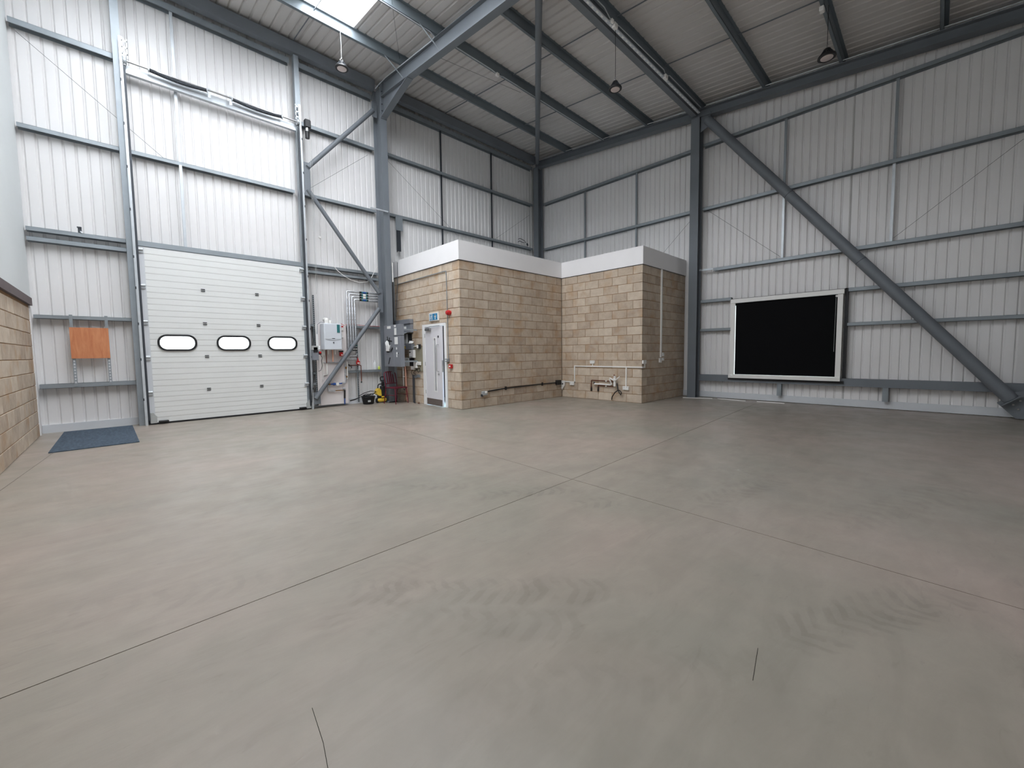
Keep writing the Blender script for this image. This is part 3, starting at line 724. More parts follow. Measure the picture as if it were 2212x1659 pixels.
# spring shaft over the door
t = thing('spring_shaft', (1.85, 10.95, 6.84), 'counterbalance shaft with two coil springs high above the roller door', 'door gear')
MB().box(.33, 11.03, 6.84, 3.36, 11.12, 6.985).build('shaft_beam', GALVL, t)
MB().tube([(.28, 10.93, 7.01), (3.46, 10.93, 7.01)], .017, 12).build('shaft', CHROME, t)
def spring(x0, x1):
    n = 40; path = []; r = []
    for k in range(n*2+1):
        u = k/(n*2); x = x0+(x1-x0)*u; path.append((x, 10.93, 6.995-.035*math.sin(math.pi*u))); r.append(.036 if k % 2 else .030)
    MB().tube(path, r, 12).build('coil_spring', DARKS, t)
    for x in (x0-.02, x1): MB().tube([(x, 10.93, 6.995), (x+.02, 10.93, 6.995)], .042, 12).build('spring_cone', GALVL, t)
spring(.70, 1.60); spring(2.06, 3.02)
for x in (1.64, 2.02): MB().box(x-.02, 10.93, 6.86, x+.03, 10.94, 7.05).build('bearing_bracket', GALVL, t)
for x in (.345, 3.38): MB().lathe([(.02, -.03), (.07, -.03), (.075, -.02), (.055, -.01), (.055, .02), (.075, .03), (.02, .03)], (x, 10.93, 7.01), 20, 'x').build('cable_drum', GALVL, t)
t = thing('door_motor', (3.57, 10.85, 6.6), 'black electric motor beside the top of the right door track', 'motor')
MB().rbox(3.50, 10.80, 6.90, 3.64, 10.92, 7.10, .02).build('gearbox', BLACK, t)
MB().tube([(3.56, 10.86, 6.90), (3.56, 10.86, 6.82)], .042, 14).build('drive_neck', CHROME, t)
MB().tube([(3.56, 10.86, 6.82), (3.56, 10.86, 6.66)], .05, 14).build('motor_body', BLACK, t)
tag(MB().tube([(3.60, 10.84, 6.66), (3.60, 10.84, 5.4), (3.61, 10.84, 4.2), (3.61, 10.86, 2.9)], .004, 5).tube([(3.64, 10.84, 6.66), (3.63, 10.84, 4.6), (3.64, 10.86, 3.2)], .003, 5).build('hand_chain', GREYL), 'thin hanging chain below the door motor', 'chain')
tag(MB().tube([(3.47, 10.89, 2.1), (3.5, 10.87, 1.75), (3.46, 10.87, 1.5), (3.45, 10.87, .8), (3.40, 10.88, .2), (3.36, 10.88, .08)], .007, 6).build('black_cable', BLACK), 'black cable running down beside the right door track', 'cable')
t = thing('control_box', (3.49, 10.78, 1.22), 'grey door control box with black buttons beside the right door track', 'control box')
MB().rbox(3.43, 10.74, 1.24, 3.57, 10.86, 1.50, .01).build('case', GREYB, t)
MB().box(3.42, 10.72, 1.50, 3.56, 10.85, 1.60).build('top_box', GREYL, t)
MB().rbox(3.44, 10.72, 1.44, 3.54, 10.74, 1.57, .006).build('button_plate', BLACK, t)
t = thing('stop_button', (3.62, 10.76, 1.40), 'red emergency stop button with a black lead by the door control box', 'switch')
MB().rbox(3.585, 10.78, 1.38, 3.645, 10.84, 1.46, .008).build('body', BLACK, t)
MB().lathe([(.026, 0), (.03, -.02), (.015, -.035), (0, -.036)], (3.61, 10.78, 1.43), 14, 'y').build('button', RED, t)
tag(MB().tube([(3.62, 10.80, 1.38), (3.67, 10.80, 1.30), (3.64, 10.80, 1.22), (3.66, 10.80, 1.10), (3.62, 10.80, .98), (3.56, 10.80, .96)], .006, 6).build('looped_lead', BLACK), 'thin black looped lead hanging beside the white backing board', 'cable')
# slotted channels
def slotted(name, x, y, z0, z1, label, pitch=.05, w=.041):
    t = thing(name, (x, y, z0), label, 'channel')
    MB().box(x-w/2, y, z0, x+w/2, y+.025, z1).build('channel', GALV, t)
    mb = MB(); z = z0+.02
    while z < z1-.03: mb.box(x-.010, y-.0015, z, x+.010, y+.001, z+.028); z += pitch
    mb.build('slot', BLACK, t)['kind'] = 'stuff'; return t
slotted('slotted_channel', 3.60, 11.08, .05, 2.9, 'tall slotted steel channel left of the boiler board')
slotted('slotted_channel', 4.68, 11.06, .05, 2.2, 'slotted steel channel right of the foil lagged pipes')
tag(MB().box(3.47, 11.08, .60, 3.578, 11.11, .66).box(3.47, 11.08, 2.10, 3.578, 11.11, 2.16).build('cross_channel', GALV), 'short cross channels fixed behind the door control box', 'channel')

# plywood board with slotted straps at far left
t = thing('plywood_board', (-.40, 10.95, .87), 'small orange plywood board on two slotted steel straps, far left', 'board')
MB().box(-.66, 11.085, 1.36, -.15, 11.105, 1.935).build('panel', PLYW, t)
for x in (-.63, -.17):
    s_ = MB().box(x-.022, 11.112, .84, x+.022, 11.129, 2.17).build('slotted_strap', GALV, t)
    mb = MB()
    for k in range(8): mb.box(x-.011, 11.108, .90+k*.056, x+.011, 11.1125, .935+k*.056)
    mb.build('slot', FLASH, s_)['kind'] = 'stuff'
t = thing('rail_clip', (-.42, 11.15, 3.69), 'small dark clip standing on the rail at far left', 'clip')
MB().box(-.45, 11.13, 3.69, -.40, 11.136, 3.78).box(-.46, 11.12, 3.78, -.40, 11.16, 3.80).build('plate', DARKS, t)
MB().tube([(-.42, 11.13, 3.72), (-.40, 11.13, 3.69)], .012, 8).build('screw', GALVL, t)
t = thing('floor_mat', (-.35, 10, 0), 'dark blue-grey woven floor mat by the left wall', 'mat')
MB().prism([(-.83, 8.83, .001), (.14, 8.87, .001), (.09, 11.12, .001), (-.83, 11.12, .001)], (0, 0, .012)).build('mat_body', CARPET, t)

# ------------------------------------------------------------------ boiler bay
tag(MB().box(3.66, 11.03, .06, 4.38, 11.05, 2.18).box(3.61, 11.05, .06, 3.66, 11.07, 2.16).build('backing_board', PINKW), 'tall white backing board behind the boiler and water meter', 'board')
b = thing('boiler', (3.93, 10.85, 1.49), 'white wall-hung gas boiler on the white backing board', 'boiler')
MB().rbox(3.71, 10.72, 1.50, 4.15, 11.02, 2.17, .015).build('casing', BOIL, b)
MB().box(3.715, 10.716, 1.775, 4.145, 10.722, 1.781).build('casing_joint', GREYL, b)
cv = [(3.75+.36*k/12, 10.716, 1.765-.022*math.sin(math.pi*k/12)) for k in range(13)]
MB().tube(cv, .004, 6).build('curved_trim', GREYB, b)
MB().box(3.90, 10.714, 1.782, 3.97, 10.72, 1.794).build('nameplate', DARKS, b)
MB().lathe([(.018, 0), (.014, -.006), (0, -.006)], (3.935, 10.72, 1.685), 14, 'y').box(3.915, 10.715, 1.655, 3.955, 10.72, 1.662).build('emblem', DARKS, b)
MB().box(4.03, 10.712, 1.94, 4.10, 10.72, 2.145).build('energy_label', TEAL, b)
MB().tube([(3.83, 10.86, 2.17), (3.83, 10.86, 2.24), (3.85, 10.90, 2.27), (3.85, 11.05, 2.28)], .055, 16).build('flue', WPVC, b)
MB().tube([(3.93, 10.88, 2.17), (3.93, 10.88, 2.22), (3.90, 10.93, 2.25)], .035, 14).build('flue_terminal', WPVC, b)
for x, z, mm_, r_ in ((3.76, 1.36, WPVC, .016), (3.81, 1.16, COPPER, .011), (3.86, 1.38, WPVC, .018), (3.97, 1.19, PEACH, .018), (4.03, 1.38, WPVC, .018)):
    MB().tube([(x, 10.92, 1.50), (x, 10.92, z)], r_, 10).build('tail_pipe', mm_, b)
tag(MB().box(3.575, 10.93, 1.56, 3.63, 10.95, 2.15).build('wall_sheet', PAPER), 'long white paper sheet hung at the left side of the boiler', 'paper')
tag(MB().tube([(3.80, 10.88, 2.20), (3.68, 10.86, 2.20), (3.60, 10.86, 2.14), (3.585, 10.86, 1.9)], .007, 6).build('grey_cable', GREYB), 'grey cable curving over the top of the boiler', 'cable')
tag(MB().rbox(3.60, 10.88, 1.50, 3.66, 10.94, 1.60, .01).build('paper_tag', PAPER), 'crumpled white tag at the lower left of the boiler', 'tag')
t = thing('warning_label', (4.24, 11.0, 2.0), 'small white panel with a red heading right of the boiler', 'label')
MB().box(4.18, 11.0, 2.02, 4.30, 11.025, 2.10).build('panel', WPVC, t)
MB().box(4.185, 10.995, 2.10, 4.30, 11.02, 2.135).build('red_heading', RED, t)
tag(MB().tube([(4.16, 10.98, 2.15), (4.24, 10.97, 2.19), (4.33, 10.98, 2.14)], .006, 6).build('red_lead', RED), 'short red lead arched over the white panel by the boiler', 'cable')
t = thing('wall_thermostat', (4.24, 11.0, 1.83), 'small white thermostat box right of the boiler', 'thermostat')
MB().rbox(4.19, 10.985, 1.82, 4.29, 11.028, 1.905, .006).build('case', WPVC, t); MB().box(4.20, 10.98, 1.81, 4.28, 10.99, 1.82).build('shade_lip', GREYB, t)
t = thing('alarm_bell', (4.21, 10.95, 1.32), 'small red and black device under the right corner of the boiler', 'alarm')
MB().rbox(4.17, 10.94, 1.33, 4.25, 11.02, 1.44, .01).build('red_body', RED, t); MB().box(4.165, 10.935, 1.44, 4.255, 11.02, 1.48).build('black_cap', BLACK, t)
MB().box(4.20, 10.935, 1.35, 4.23, 10.942, 1.38).build('label', WPVC, t)
# white board beside lagged pipes and foil pipes
for i in range(4):
    x = 4.44+i*.070; z = 3.07-i*.068; y = 11.03+.004*i
    t = thing('lagged_pipe', (x, y, 1.3), 'foil lagged pipe turning right above the boiler, %s of the four from outside' % ORD[i], 'pipe', 'four foil lagged pipes')
    MB().tube([(x, y, 1.46 if i else 1.36), (x, y, z-.02), (x+.02, y, z), (5.36, y, z)], .027, 12).build('foil_lagging', FOIL, t)
    for x0, x1, mm_ in ((4.78, 4.84, RUB), (4.84, 4.88, TEAL), (4.88, 4.96, (BLUE, WPVC, WPVC, BLUE)[i]), (4.96, 5.0, TEAL), (5.0, 5.03, RUB)):
        MB().tube([(x0, y, z), (x1, y, z)], .0295, 12).build('pipe_band', mm_, t)
    if i:
        for z0, z1, mm_ in ((1.47, 1.50, RUB), (1.51, 1.53, WPVC), (1.54, 1.57, RUB), (1.60, 1.64, TEAL)):
            MB().tube([(x, y, z0), (x, y, z1)], .0295, 12).build('pipe_band', mm_, t)
tag(MB().tube([(4.65, 11.03, 1.40), (4.64, 11.03, 1.33), (4.40, 11.03, 1.33)], .026, 12).build('lagged_pipe', FOIL), 'short foil lagged pipe turning left behind the lowest brace', 'pipe')
tag(MB().tube([(4.63, 11.02, 1.245), (4.34, 11.02, 1.245), (4.32, 11.02, 1.22), (4.32, 11.02, .62)], .024, 12).build('lagged_pipe', FOIL), 'foil lagged pipe running down the right edge of the backing board', 'pipe')
t = thing('drain_pipe', (4.35, 11.0, .7), 'white plastic pipe with brass collars beside the lagged drop pipe', 'pipe')
MB().tube([(4.36, 10.99, 1.18), (4.365, 10.99, .78), (4.35, 10.99, .72)], .014, 10).build('pipe', WPVC, t)
MB().tube([(4.33, 10.985, 1.05), (4.33, 10.985, .99)], .022, 10).tube([(4.34, 10.985, .80), (4.34, 10.985, .76)], .02, 10).build('collar', BRASS, t)
tag(MB().tube([(3.76, 11.0, 1.17), (4.31, 11.0, 1.165)], .016, 10).build('lagged_pipe', FOIL), 'slim horizontal foil pipe below the boiler', 'pipe')
t = thing('waste_pipe', (3.84, 11.0, .7), 'white plastic trap and waste pipe below the boiler', 'pipe')
MB().tube([(3.84, 11.0, 1.14), (3.84, 11.0, .88)], .022, 12).build('trap_body', WPVC, t)
MB().tube([(3.84, 11.0, .88), (3.84, 11.0, .86), (3.75, 11.0, .855), (3.735, 11.0, .84), (3.73, 11.0, .72)], .016, 10).build('elbow', WPVC, t)
MB().tube([(3.735, 10.98, 1.46), (3.74, 10.99, 1.0), (3.735, 10.99, .86)], .012, 10).build('down_pipe', WPVC, t)
t = thing('water_meter', (4.05, 10.98, .4), 'blue water meter and lagged pipe loop low on the backing board', 'meter')
MB().tube([(3.88, 10.97, .60), (4.22, 10.97, .605)], .018, 10).build('blue_pipe', BLUE, t)
MB().tube([(3.97, 10.97, .60), (4.03, 10.97, .60)], .034, 12).build('strainer', BLUE, t)
MB().lathe([(.04, .02), (.042, -.02), (.036, -.035), (0, -.035)], (4.07, 10.95, .595), 16, 'y').build('meter_dial', WPVC, t)
MB().tube([(4.20, 10.98, .61), (4.28, 10.98, .61)], .032, 10).tube([(4.22, 10.98, .46), (4.28, 10.98, .46)], .036, 10).build('union', FOIL, t)
MB().tube([(3.86, 10.98, .60), (3.85, 10.98, .58), (3.85, 10.98, .44), (3.87, 10.98, .42), (4.02, 10.98, .42)], .023, 10).build('loop_pipe', FOIL, t)
MB().tube([(3.84, 10.97, .60), (3.90, 10.97, .60)], .02, 8).tube([(4.0, 10.98, .42), (4.24, 10.98, .425)], .012, 8).build('fitting', BRASS, t)
MB().tube([(4.27, 10.98, .42), (4.26, 10.98, .20)], .022, 10).build('valve', BLACK, t)
MB().tube([(4.26, 10.98, .20), (4.26, 10.99, .04)], .016, 10).build('riser', BLUE, t)
t = thing('outside_tap', (4.55, 11.0, .6), 'dark copper pipe with a tap bending down right of the backing board', 'pipe')
MB().tube([(4.40, 11.0, 1.08), (4.73, 11.0, 1.075), (4.745, 11.0, 1.06), (4.745, 11.0, .62)], .012, 8).build('pipe', COPPER, t)
MB().tube([(4.40, 10.98, 1.11), (4.44, 10.97, 1.05)], .016, 8).box(4.47, 10.98, 1.0, 4.485, 10.99, 1.08).build('tap', BLACK, t)
MB().tube([(4.745, 11.0, .62), (4.735, 10.99, .59)], .02, 8).build('end_cap', BLACK, t)
t = thing('gas_valve', (4.66, 10.98, 1.1), 'small red valve hung on a chain beside the slotted channel', 'valve')
MB().rbox(4.62, 10.985, 1.10, 4.72, 11.03, 1.19, .01).prism([(4.64, 10.99, 1.19), (4.69, 10.99, 1.19), (4.665, 10.99, 1.30)], (0, .02, 0)).build('body', RED, t)
MB().box(4.645, 10.98, 1.12, 4.70, 10.987, 1.15).build('label', WPVC, t)
tag(MB().tube([(4.40, 11.1, 2.175), (4.50, 11.1, 2.19), (4.66, 11.08, 2.185), (5.0, 11.1, 2.172), (5.38, 11.12, 2.170)], .007, 6).tube([(4.52, 11.1, 2.19), (4.55, 11.06, 2.21), (4.60, 11.06, 2.19), (4.64, 11.06, 2.22)], .006, 6).build('red_cable', RED), 'red cable lying along the rail above the bottle', 'cable')
def bottle(x, y, z, r, h, m, label):
    t = thing('bottle', (x, y, z), label, 'bottle')
    MB().lathe([(r*.9, 0), (r, .01), (r, h*.68), (r*.75, h*.8), (r*.3, h*.86), (r*.3, h*.92)], (x, y, z), 18).build('body', m, t)
    MB().lathe([(r*.36, 0), (r*.36, h*.1), (r*.2, h*.12), (0, h*.12)], (x, y, z+h*.9), 12).build('cap', m, t)
bottle(5.24, 11.19, .932, .045, .26, TRANSP, 'white plastic bottle standing on the rail beside the tall column')
bottle(5.365, 11.2, .932, .032, .10, GRN, 'small yellow-green bottle on the rail beside the tall column')
tag(MB().lathe([(0, -.02), (.03, -.02), (.03, 0), (0, .0)], (3.89, 11.27, 4.44), 14, 'y').build('vent_cap', WPVC), 'small round white cap on the cladding above the boiler', 'cap')
tag(MB().tube([(4.17, 11.1, 3.70), (4.22, 11.05, 3.60), (4.35, 11.0, 3.48), (4.55, 11.0, 3.38), (4.78, 11.0, 3.335), (5.0, 11.0, 3.37), (5.12, 11.0, 3.47), (5.2, 11.02, 3.62), (5.34, 11.05, 3.86)], .007, 6).build('loose_cable', WPVC),
    'loose white cable sagging between rail and tall column', 'cable')
tag(MB().box(5.0, 10.60, 5.27, 5.5, 10.64, 5.30).build('cross_strip', GALVL), 'short bright steel strip crossing the tall column halfway up', 'strip')
t = thing('hanging_bracket', (6.06, 11.05, 4.4), 'dark hanging metal bracket on the cladding right of the tall column', 'bracket')
MB().box(6.0, 11.1, 4.40, 6.13, 11.125, 5.13).build('plate', DARKS, t); MB().tube([(6.0, 11.08, 4.42), (6.0, 11.1, 4.36)], .012, 8).build('hook', BLACK, t)
MB().box(5.98, 11.09, 5.0, 6.2, 11.11, 5.40).build('arm', GALV, t)
tag(MB().tube([(11.05, 11.12, 5.66), (11.12, 11.1, 5.70), (11.35, 11.1, 5.66), (11.45, 11.1, 5.60), (11.3, 11.1, 5.57), (11.1, 11.1, 5.60), (11.02, 11.1, 5.55)], .012, 6).tube([(11.5, 11.1, 5.58), (11.55, 11.1, 5.50)], .03, 8).build('cable_coil', DARKS),
    'small dark coil of cable on the rail near the far corner', 'cable')
# cables on column right side, down to the cabinets
tag(MB().tube([(5.62, 10.7, 3.93), (5.62, 10.7, 3.40)], .016, 8).build('cable_sleeve', WPVC), 'white sleeve on the cable right of the tall column', 'sleeve')
tag(MB().tube([(5.62, 10.7, 3.40), (5.62, 10.71, 2.9), (5.62, 10.72, 2.2)], .018, 8).build('mains_cable', BLACK), 'thick black cable dropping beside the tall column', 'cable')
tag(MB().tube([(5.66, 10.48, 3.92), (5.66, 10.50, 3.3), (5.64, 10.58, 2.7), (5.64, 10.66, 2.2)], .008, 6).build('thin_cable', DARKS), 'thin dark cable dropping to the grey cabinets', 'cable')
struct('trim_7', MB().box(5.62, 11.13, 0, 5.90, 11.2, 3.95), GALV)

# ------------------------------------------------------------------ electrical cabinets
CRY = 9.74
t = thing('electrical_cabinet', (5.34, 10.37, 1.0), 'tall grey cabinet with black tape marks and a white glove, left of the pair', 'cabinet')
cabL = MB().rbox(5.28, 10.115, 1.03, 5.395, 10.655, 2.155, .006).build('case', GREYB, t)
FX = 5.278
MB().box(FX-.003, 10.25, 2.06, FX, 10.45, 2.13).build('label', PAPER, t)
def tape(y0, z0, y1, z1, w=.035): MB().bar((FX-.002, y0, z0), (FX-.002, y1, z1), .004, w, up=(0, -(z1-z0), (y1-y0))).build('tape_strip', RUB, t)
# '#' like mark, a V shape and a slash in black tape
tape(10.52, 1.745, 10.20, 1.715); tape(10.46, 1.85, 10.40, 1.66); tape(10.33, 1.82, 10.34, 1.60); 
tape(10.57, 1.53, 10.50, 1.435); tape(10.50, 1.43, 10.34, 1.43); tape(10.29, 1.43, 10.17, 1.54, .05); tape(10.33, 1.28, 10.43, 1.10, .035)
g_ = thing('work_glove', (5.26, 10.42, 1.45), 'pale work glove taped to the left grey cabinet', 'glove')
MB().rbox(5.238, 10.33, 1.45, 5.272, 10.50, 1.62, .012).xf(Matrix.Identity(4)).build('palm', PAPER, g_)
for k, (dy, h) in enumerate(((0, .12), (.042, .14), (.084, .13), (.126, .10))):
    MB().tube([(5.255, 10.355+dy, 1.60), (5.253, 10.37+dy+.01, 1.60+h*.6), (5.256, 10.385+dy+.015, 1.60+h)], [.019, .018, .012], 10).build('finger', PAPER, g_)
MB().tube([(5.255, 10.34, 1.50), (5.25, 10.29, 1.55), (5.25, 10.26, 1.61)], [.02, .018, .012], 10).build('thumb', PAPER, g_)
t = thing('electrical_cabinet', (5.34, 9.88, 1.0), 'tall grey cabinet with several small white labels, right of the pair', 'cabinet')
MB().rbox(5.28, CRY, 1.03, 5.395, 10.11, 1.85, .006).build('lower_door', GREYB, t)
MB().rbox(5.28, CRY, 1.86, 5.395, 10.11, 2.155, .006).build('upper_door', GREYB, t)
for (y0, y1, z0, z1) in ((9.96, 10.05, 2.09, 2.14), (9.94, 10.05, 1.88, 2.06), (9.88, 10.05, 1.63, 1.82), (9.93, 9.98, 1.49, 1.55), (9.91, 9.98, 1.36, 1.42), (9.93, 9.97, 1.29, 1.35)):
    MB().box(FX-.004, y0, z0, FX, y1, z1).build('label', PAPER, t)
MB().lathe([(.012, 0), (.012, -.015)], (FX, 9.86, 1.39), 10, 'x').build('lock', BLACK, t)
tag(MB().box(5.395, 9.88, 2.0, 5.86, 9.92, 2.04).box(5.395, 9.88, 1.15, 5.86, 9.92, 1.19).box(5.40, 10.58, 1.15, 5.86, 10.62, 1.19).build('cabinet_frame', GALV), 'galvanised frame carrying the grey cabinets off the block wall', 'frame')
tag(MB().rbox(5.76, 10.10, 2.21, 5.885, 10.98, 2.335, .004).build('cable_trunking', GREYB), 'grey cable trunking above the cabinets', 'trunking')
t = thing('isolator_switch', (5.82, 10.3, 1.95), 'grey isolator box with a white label, under the grey trunking', 'switch')
MB().rbox(5.79, 10.11, 1.965, 5.885, 10.64, 2.205, .005).build('case', GREYB, t); MB().box(5.785, 10.33, 2.05, 5.79, 10.54, 2.14).build('label', PAPER, t)
MB().lathe([(.012, 0), (.012, -.012)], (5.785, 10.38, 2.06), 10, 'x').build('knob', BLACK, t)
t = thing('switch_panel', (5.83, 10.4, 1.66), 'open switch panel with raised lid and orange label beside the cabinets', 'panel')
MB().box(5.80, 10.36, 1.66, 5.885, 10.72, 1.93).build('case', GREYL, t)
MB().prism([(5.80, 10.72, 1.945), (5.80, 10.30, 1.965), (5.70, 10.16, 1.95), (5.62, 10.66, 1.86)], (0, 0, .012)).build('raised_lid', GALVL, t)
MB().box(5.794, 10.56, 1.73, 5.80, 10.69, 1.82).build('orange_label', ORANGE, t); MB().box(5.79, 10.60, 1.75, 5.794, 10.64, 1.80).build('symbol', BLACK, t)
MB().box(5.85, 10.20, 1.67, 5.885, 10.36, 1.94).build('dark_recess', BLACK, t)
MB().prism([(5.80, 10.24, 1.66), (5.80, 10.04, 1.66), (5.86, 10.06, 1.70), (5.86, 10.28, 1.75)], (0, 0, .008)).build('paper_leaf', PAPER, t)
t = thing('fuse_box', (5.83, 10.3, 1.48), 'long grey fuse box with a yellow label over the meters', 'fuse box')
MB().rbox(5.79, 10.07, 1.49, 5.885, 10.66, 1.65, .008).build('case', GREYB, t); MB().box(5.784, 10.40, 1.52, 5.79, 10.49, 1.59).build('yellow_label', YEL, t); MB().box(5.784, 10.415, 1.592, 5.79, 10.48, 1.625).build('white_label', PAPER, t)
tag(MB().box(5.868, 9.63, .89, 5.885, 10.14, 1.56).build('meter_board', BEIGE), 'beige wooden board on the block wall left of the office door', 'board')
t = thing('switched_spur', (5.84, 9.78, 1.5), 'small black and white switch on the beige board edge', 'switch')
MB().rbox(5.84, 9.70, 1.51, 5.868, 9.87, 1.63, .006).build('back_plate', BLACK, t); MB().rbox(5.815, 9.79, 1.52, 5.84, 9.86, 1.61, .008).build('rocker', WPVC, t)
tag(MB().tube([(5.85, 9.87, 1.58), (5.85, 10.07, 1.57)], .012, 8).build('conduit_stub', WPVC), 'short white conduit leading to the small switch', 'conduit')
t = thing('electricity_meter', (5.83, 10.1, 1.25), 'white electricity meter with a small black display', 'meter')
MB().rbox(5.80, 10.0, 1.26, 5.885, 10.24, 1.48, .01).build('case', WPVC, t); MB().box(5.795, 10.15, 1.40, 5.80, 10.21, 1.43).build('display', BLACK, t); MB().box(5.79, 10.03, 1.27, 5.80, 10.22, 1.30).build('terminal_cover', GREYL, t)
tag(MB().rbox(5.83, 10.08, 1.03, 5.885, 10.28, 1.25, .01).build('service_cutout', BLACK), 'black service cut-out box under the electricity meter', 'box')
t = thing('time_switch', (5.83, 10.4, 1.0), 'light grey time switch box left of the black cut-out', 'box')
MB().rbox(5.81, 10.29, 1.02, 5.885, 10.52, 1.17, .01).build('case', GREYL, t); MB().rbox(5.80, 10.30, 1.175, 5.885, 10.56, 1.26, .008).build('top_cover', GREYL, t); MB().lathe([(.01, 0), (.01, -.01)], (5.80, 10.34, 1.22), 8, 'x').build('screw', BLACK, t)
t = thing('data_box', (5.84, 9.9, .93), 'cluster of white telecom boxes at the foot of the beige board', 'box')
MB().rbox(5.82, 9.71, 1.06, 5.868, 9.88, 1.15, .006).build('wide_box', WPVC, t); MB().rbox(5.81, 9.885, .98, 5.868, 10.03, 1.17, .006).build('tall_box', WPVC, t); MB().rbox(5.815, 10.035, .93, 5.868, 10.19, 1.02, .006).build('lower_box', WPVC, t)
MB().lathe([(.008, 0), (.008, -.006)], (5.81, 9.99, 1.13), 8, 'x').build('light', DARKS, t)
tag(MB().tube([(5.85, 9.98, .97), (5.85, 9.84, .86), (5.85, 9.76, .9), (5.86, 9.80, .98), (5.86, 10.0, .92), (5.85, 10.12, .84), (5.85, 9.98, .80)], .008, 6).tube([(5.86, 10.18, .92), (5.86, 10.24, .86), (5.86, 10.2, .78), (5.86, 9.96, .77)], .006, 6).build('cable_bundle', BLACK), 'tangle of thin black cables under the white telecom boxes', 'cables')
tag(MB().box(5.85, 9.96, .70, 5.885, 10.08, .76).box(5.855, 9.80, .72, 5.885, 9.96, .80).build('gland_box', GALV), 'small galvanised gland box among the black cables', 'box')
for (y, lb) in ((10.17, 'left dark conduit of the pair rising beside the office door'), (10.11, 'right dark conduit of the pair rising beside the office door')):
    tag(MB().tube([(5.865, y, 0), (5.865, y, .78)], .018, 8).build('floor_conduit', DUCT), lb, 'conduit')
tag(MB().tube([(5.85, 10.68, 1.03), (5.85, 10.68, .45)], .014, 8).box(5.835, 10.65, .70, 5.875, 10.71, .72).build('white_conduit', WPVC), 'white conduit below the grey cabinets', 'conduit')
tag(MB().tube([(5.84, 10.60, .45), (5.84, 10.55, .38), (5.85, 10.6, .33), (5.85, 10.70, .36)], .012, 6).build('cable_end', DARKS), 'grey cable ends at the bottom of the white conduit', 'cable')
tag(MB().tube([(5.84, 10.54, 1.03), (5.84, 10.52, .6), (5.82, 10.44, .25), (5.80, 10.40, .02)], .022, 8).tube([(5.85, 10.56, 1.03), (5.85, 10.58, .6), (5.84, 10.54, .2), (5.84, 10.60, .03)], .012, 8).build('orange_duct', PEACH), 'pale orange flexible ducts dropping to the floor behind the chair', 'duct')
for (y, h, lb) in ((9.98, .12, 'small dark cable stub sticking out of the floor'), (9.78, .05, 'short copper coloured stub at the foot of the office wall')):
    tag(MB().tube([(5.80, y, 0), (5.80, y-.01, h)], .008, 6).tube([(5.80, y-.05, .0), (5.80, y+.06, .012)], .008, 6).build('cable_stub', COPPER if h < .1 else DARKS), lb, 'cable')

# ------------------------------------------------------------------ office door
d2 = thing('door_2', (5.90, 9.07, 0), kind='structure')
Y0, Y1 = 8.515, 9.63; T = .095
MB().box(5.872, Y0, 0, 6.02, Y0+T, 2.145).box(5.872, Y1-T-.03, 0, 6.02, Y1, 2.145).box(5.872, Y0+T, 2.145-.065, 6.02, Y1-T-.03, 2.145).build('frame', WHITE, d2)
hg = Vector((5.885, 9.50, 0)); A = math.radians(-4.6)
def leafxf(): return Matrix.Translation(hg) @ Matrix.Rotation(A, 4, 'Z')
# leaf local: hinge at origin, leaf runs towards -y, faces -x
LW = .862
lf = MB(); vy0, vy1, vz0, vz1 = -.565, -.485, .40, 1.76
lf.box(0, -LW, .012, .044, vy0, 2.065).box(0, vy1, .012, .044, 0, 2.065).box(0, vy0, .012, .044, vy1, vz0).box(0, vy0, vz1, .044, vy1, 2.065)
leaf = lf.xf(leafxf()).build('leaf', mat('pale_door_leaf', (222, 220, 224), .5, 0, .01), d2)
MB().box(-.012, vy0-.035, vz0-.03, 0, vy0, vz1+.03).box(-.012, vy1, vz0-.03, 0, vy1+.035, vz1+.03).box(-.012, vy0, vz1, 0, vy1, vz1+.03).box(-.012, vy0, vz0-.03, 0, vy1, vz0).xf(leafxf()).build('vision_frame', WHITE, leaf)
MB().box(.018, vy0, vz0, .026, vy1, vz1).xf(leafxf()).build('vision_glass', mat('wired_glass', (120, 124, 128), .15, .2, .1), leaf)
MB().box(-.003, -LW+.02, .02, 0, -.02, .185).xf(leafxf()).build('kick_plate', KICK, leaf)
MB().tube([(0, -.70, 1.60), (-.055, -.70, 1.595), (-.06, -.70, 1.57), (-.06, -.70, .94), (-.055, -.70, .915), (0, -.70, .91)], .010, 10).xf(leafxf()).build('pull_handle', CHROME, leaf)
MB().lathe([(.026, 0), (.026, -.012), (.012, -.014), (.012, -.03), (0, -.03)], (0, -.70, .84), 16, 'x').xf(leafxf()).build('lock_cylinder', CHROME, leaf)
MB().lathe([(.032, 0), (.032, -.004), (0, -.004)], (0, -.70, 1.80), 18, 'x').xf(leafxf()).build('door_disc', DARKS, leaf)
MB().rbox(-.06, -.34, 1.97, 0, -.08, 2.04, .006).xf(leafxf()).build('closer_body', CHROME, leaf)
MB().bar((-.04, -.16, 2.05), (-.045, -.42, 2.075), .02, .008).bar((-.045, -.42, 2.075), (-.02, -.80, 2.075), .02, .008).xf(leafxf()).build('closer_arm', KICK, leaf)
MB().box(-.002, -LW+.0, .9, .046, -LW-.002, 1.2).xf(leafxf()).build('lock_plate', CHROME, leaf)
for z in (.3, 1.05, 1.8): MB().tube([(5.872, 9.512, z), (5.872, 9.512, z+.1)], .009, 8).build('hinge', CHROME, d2)
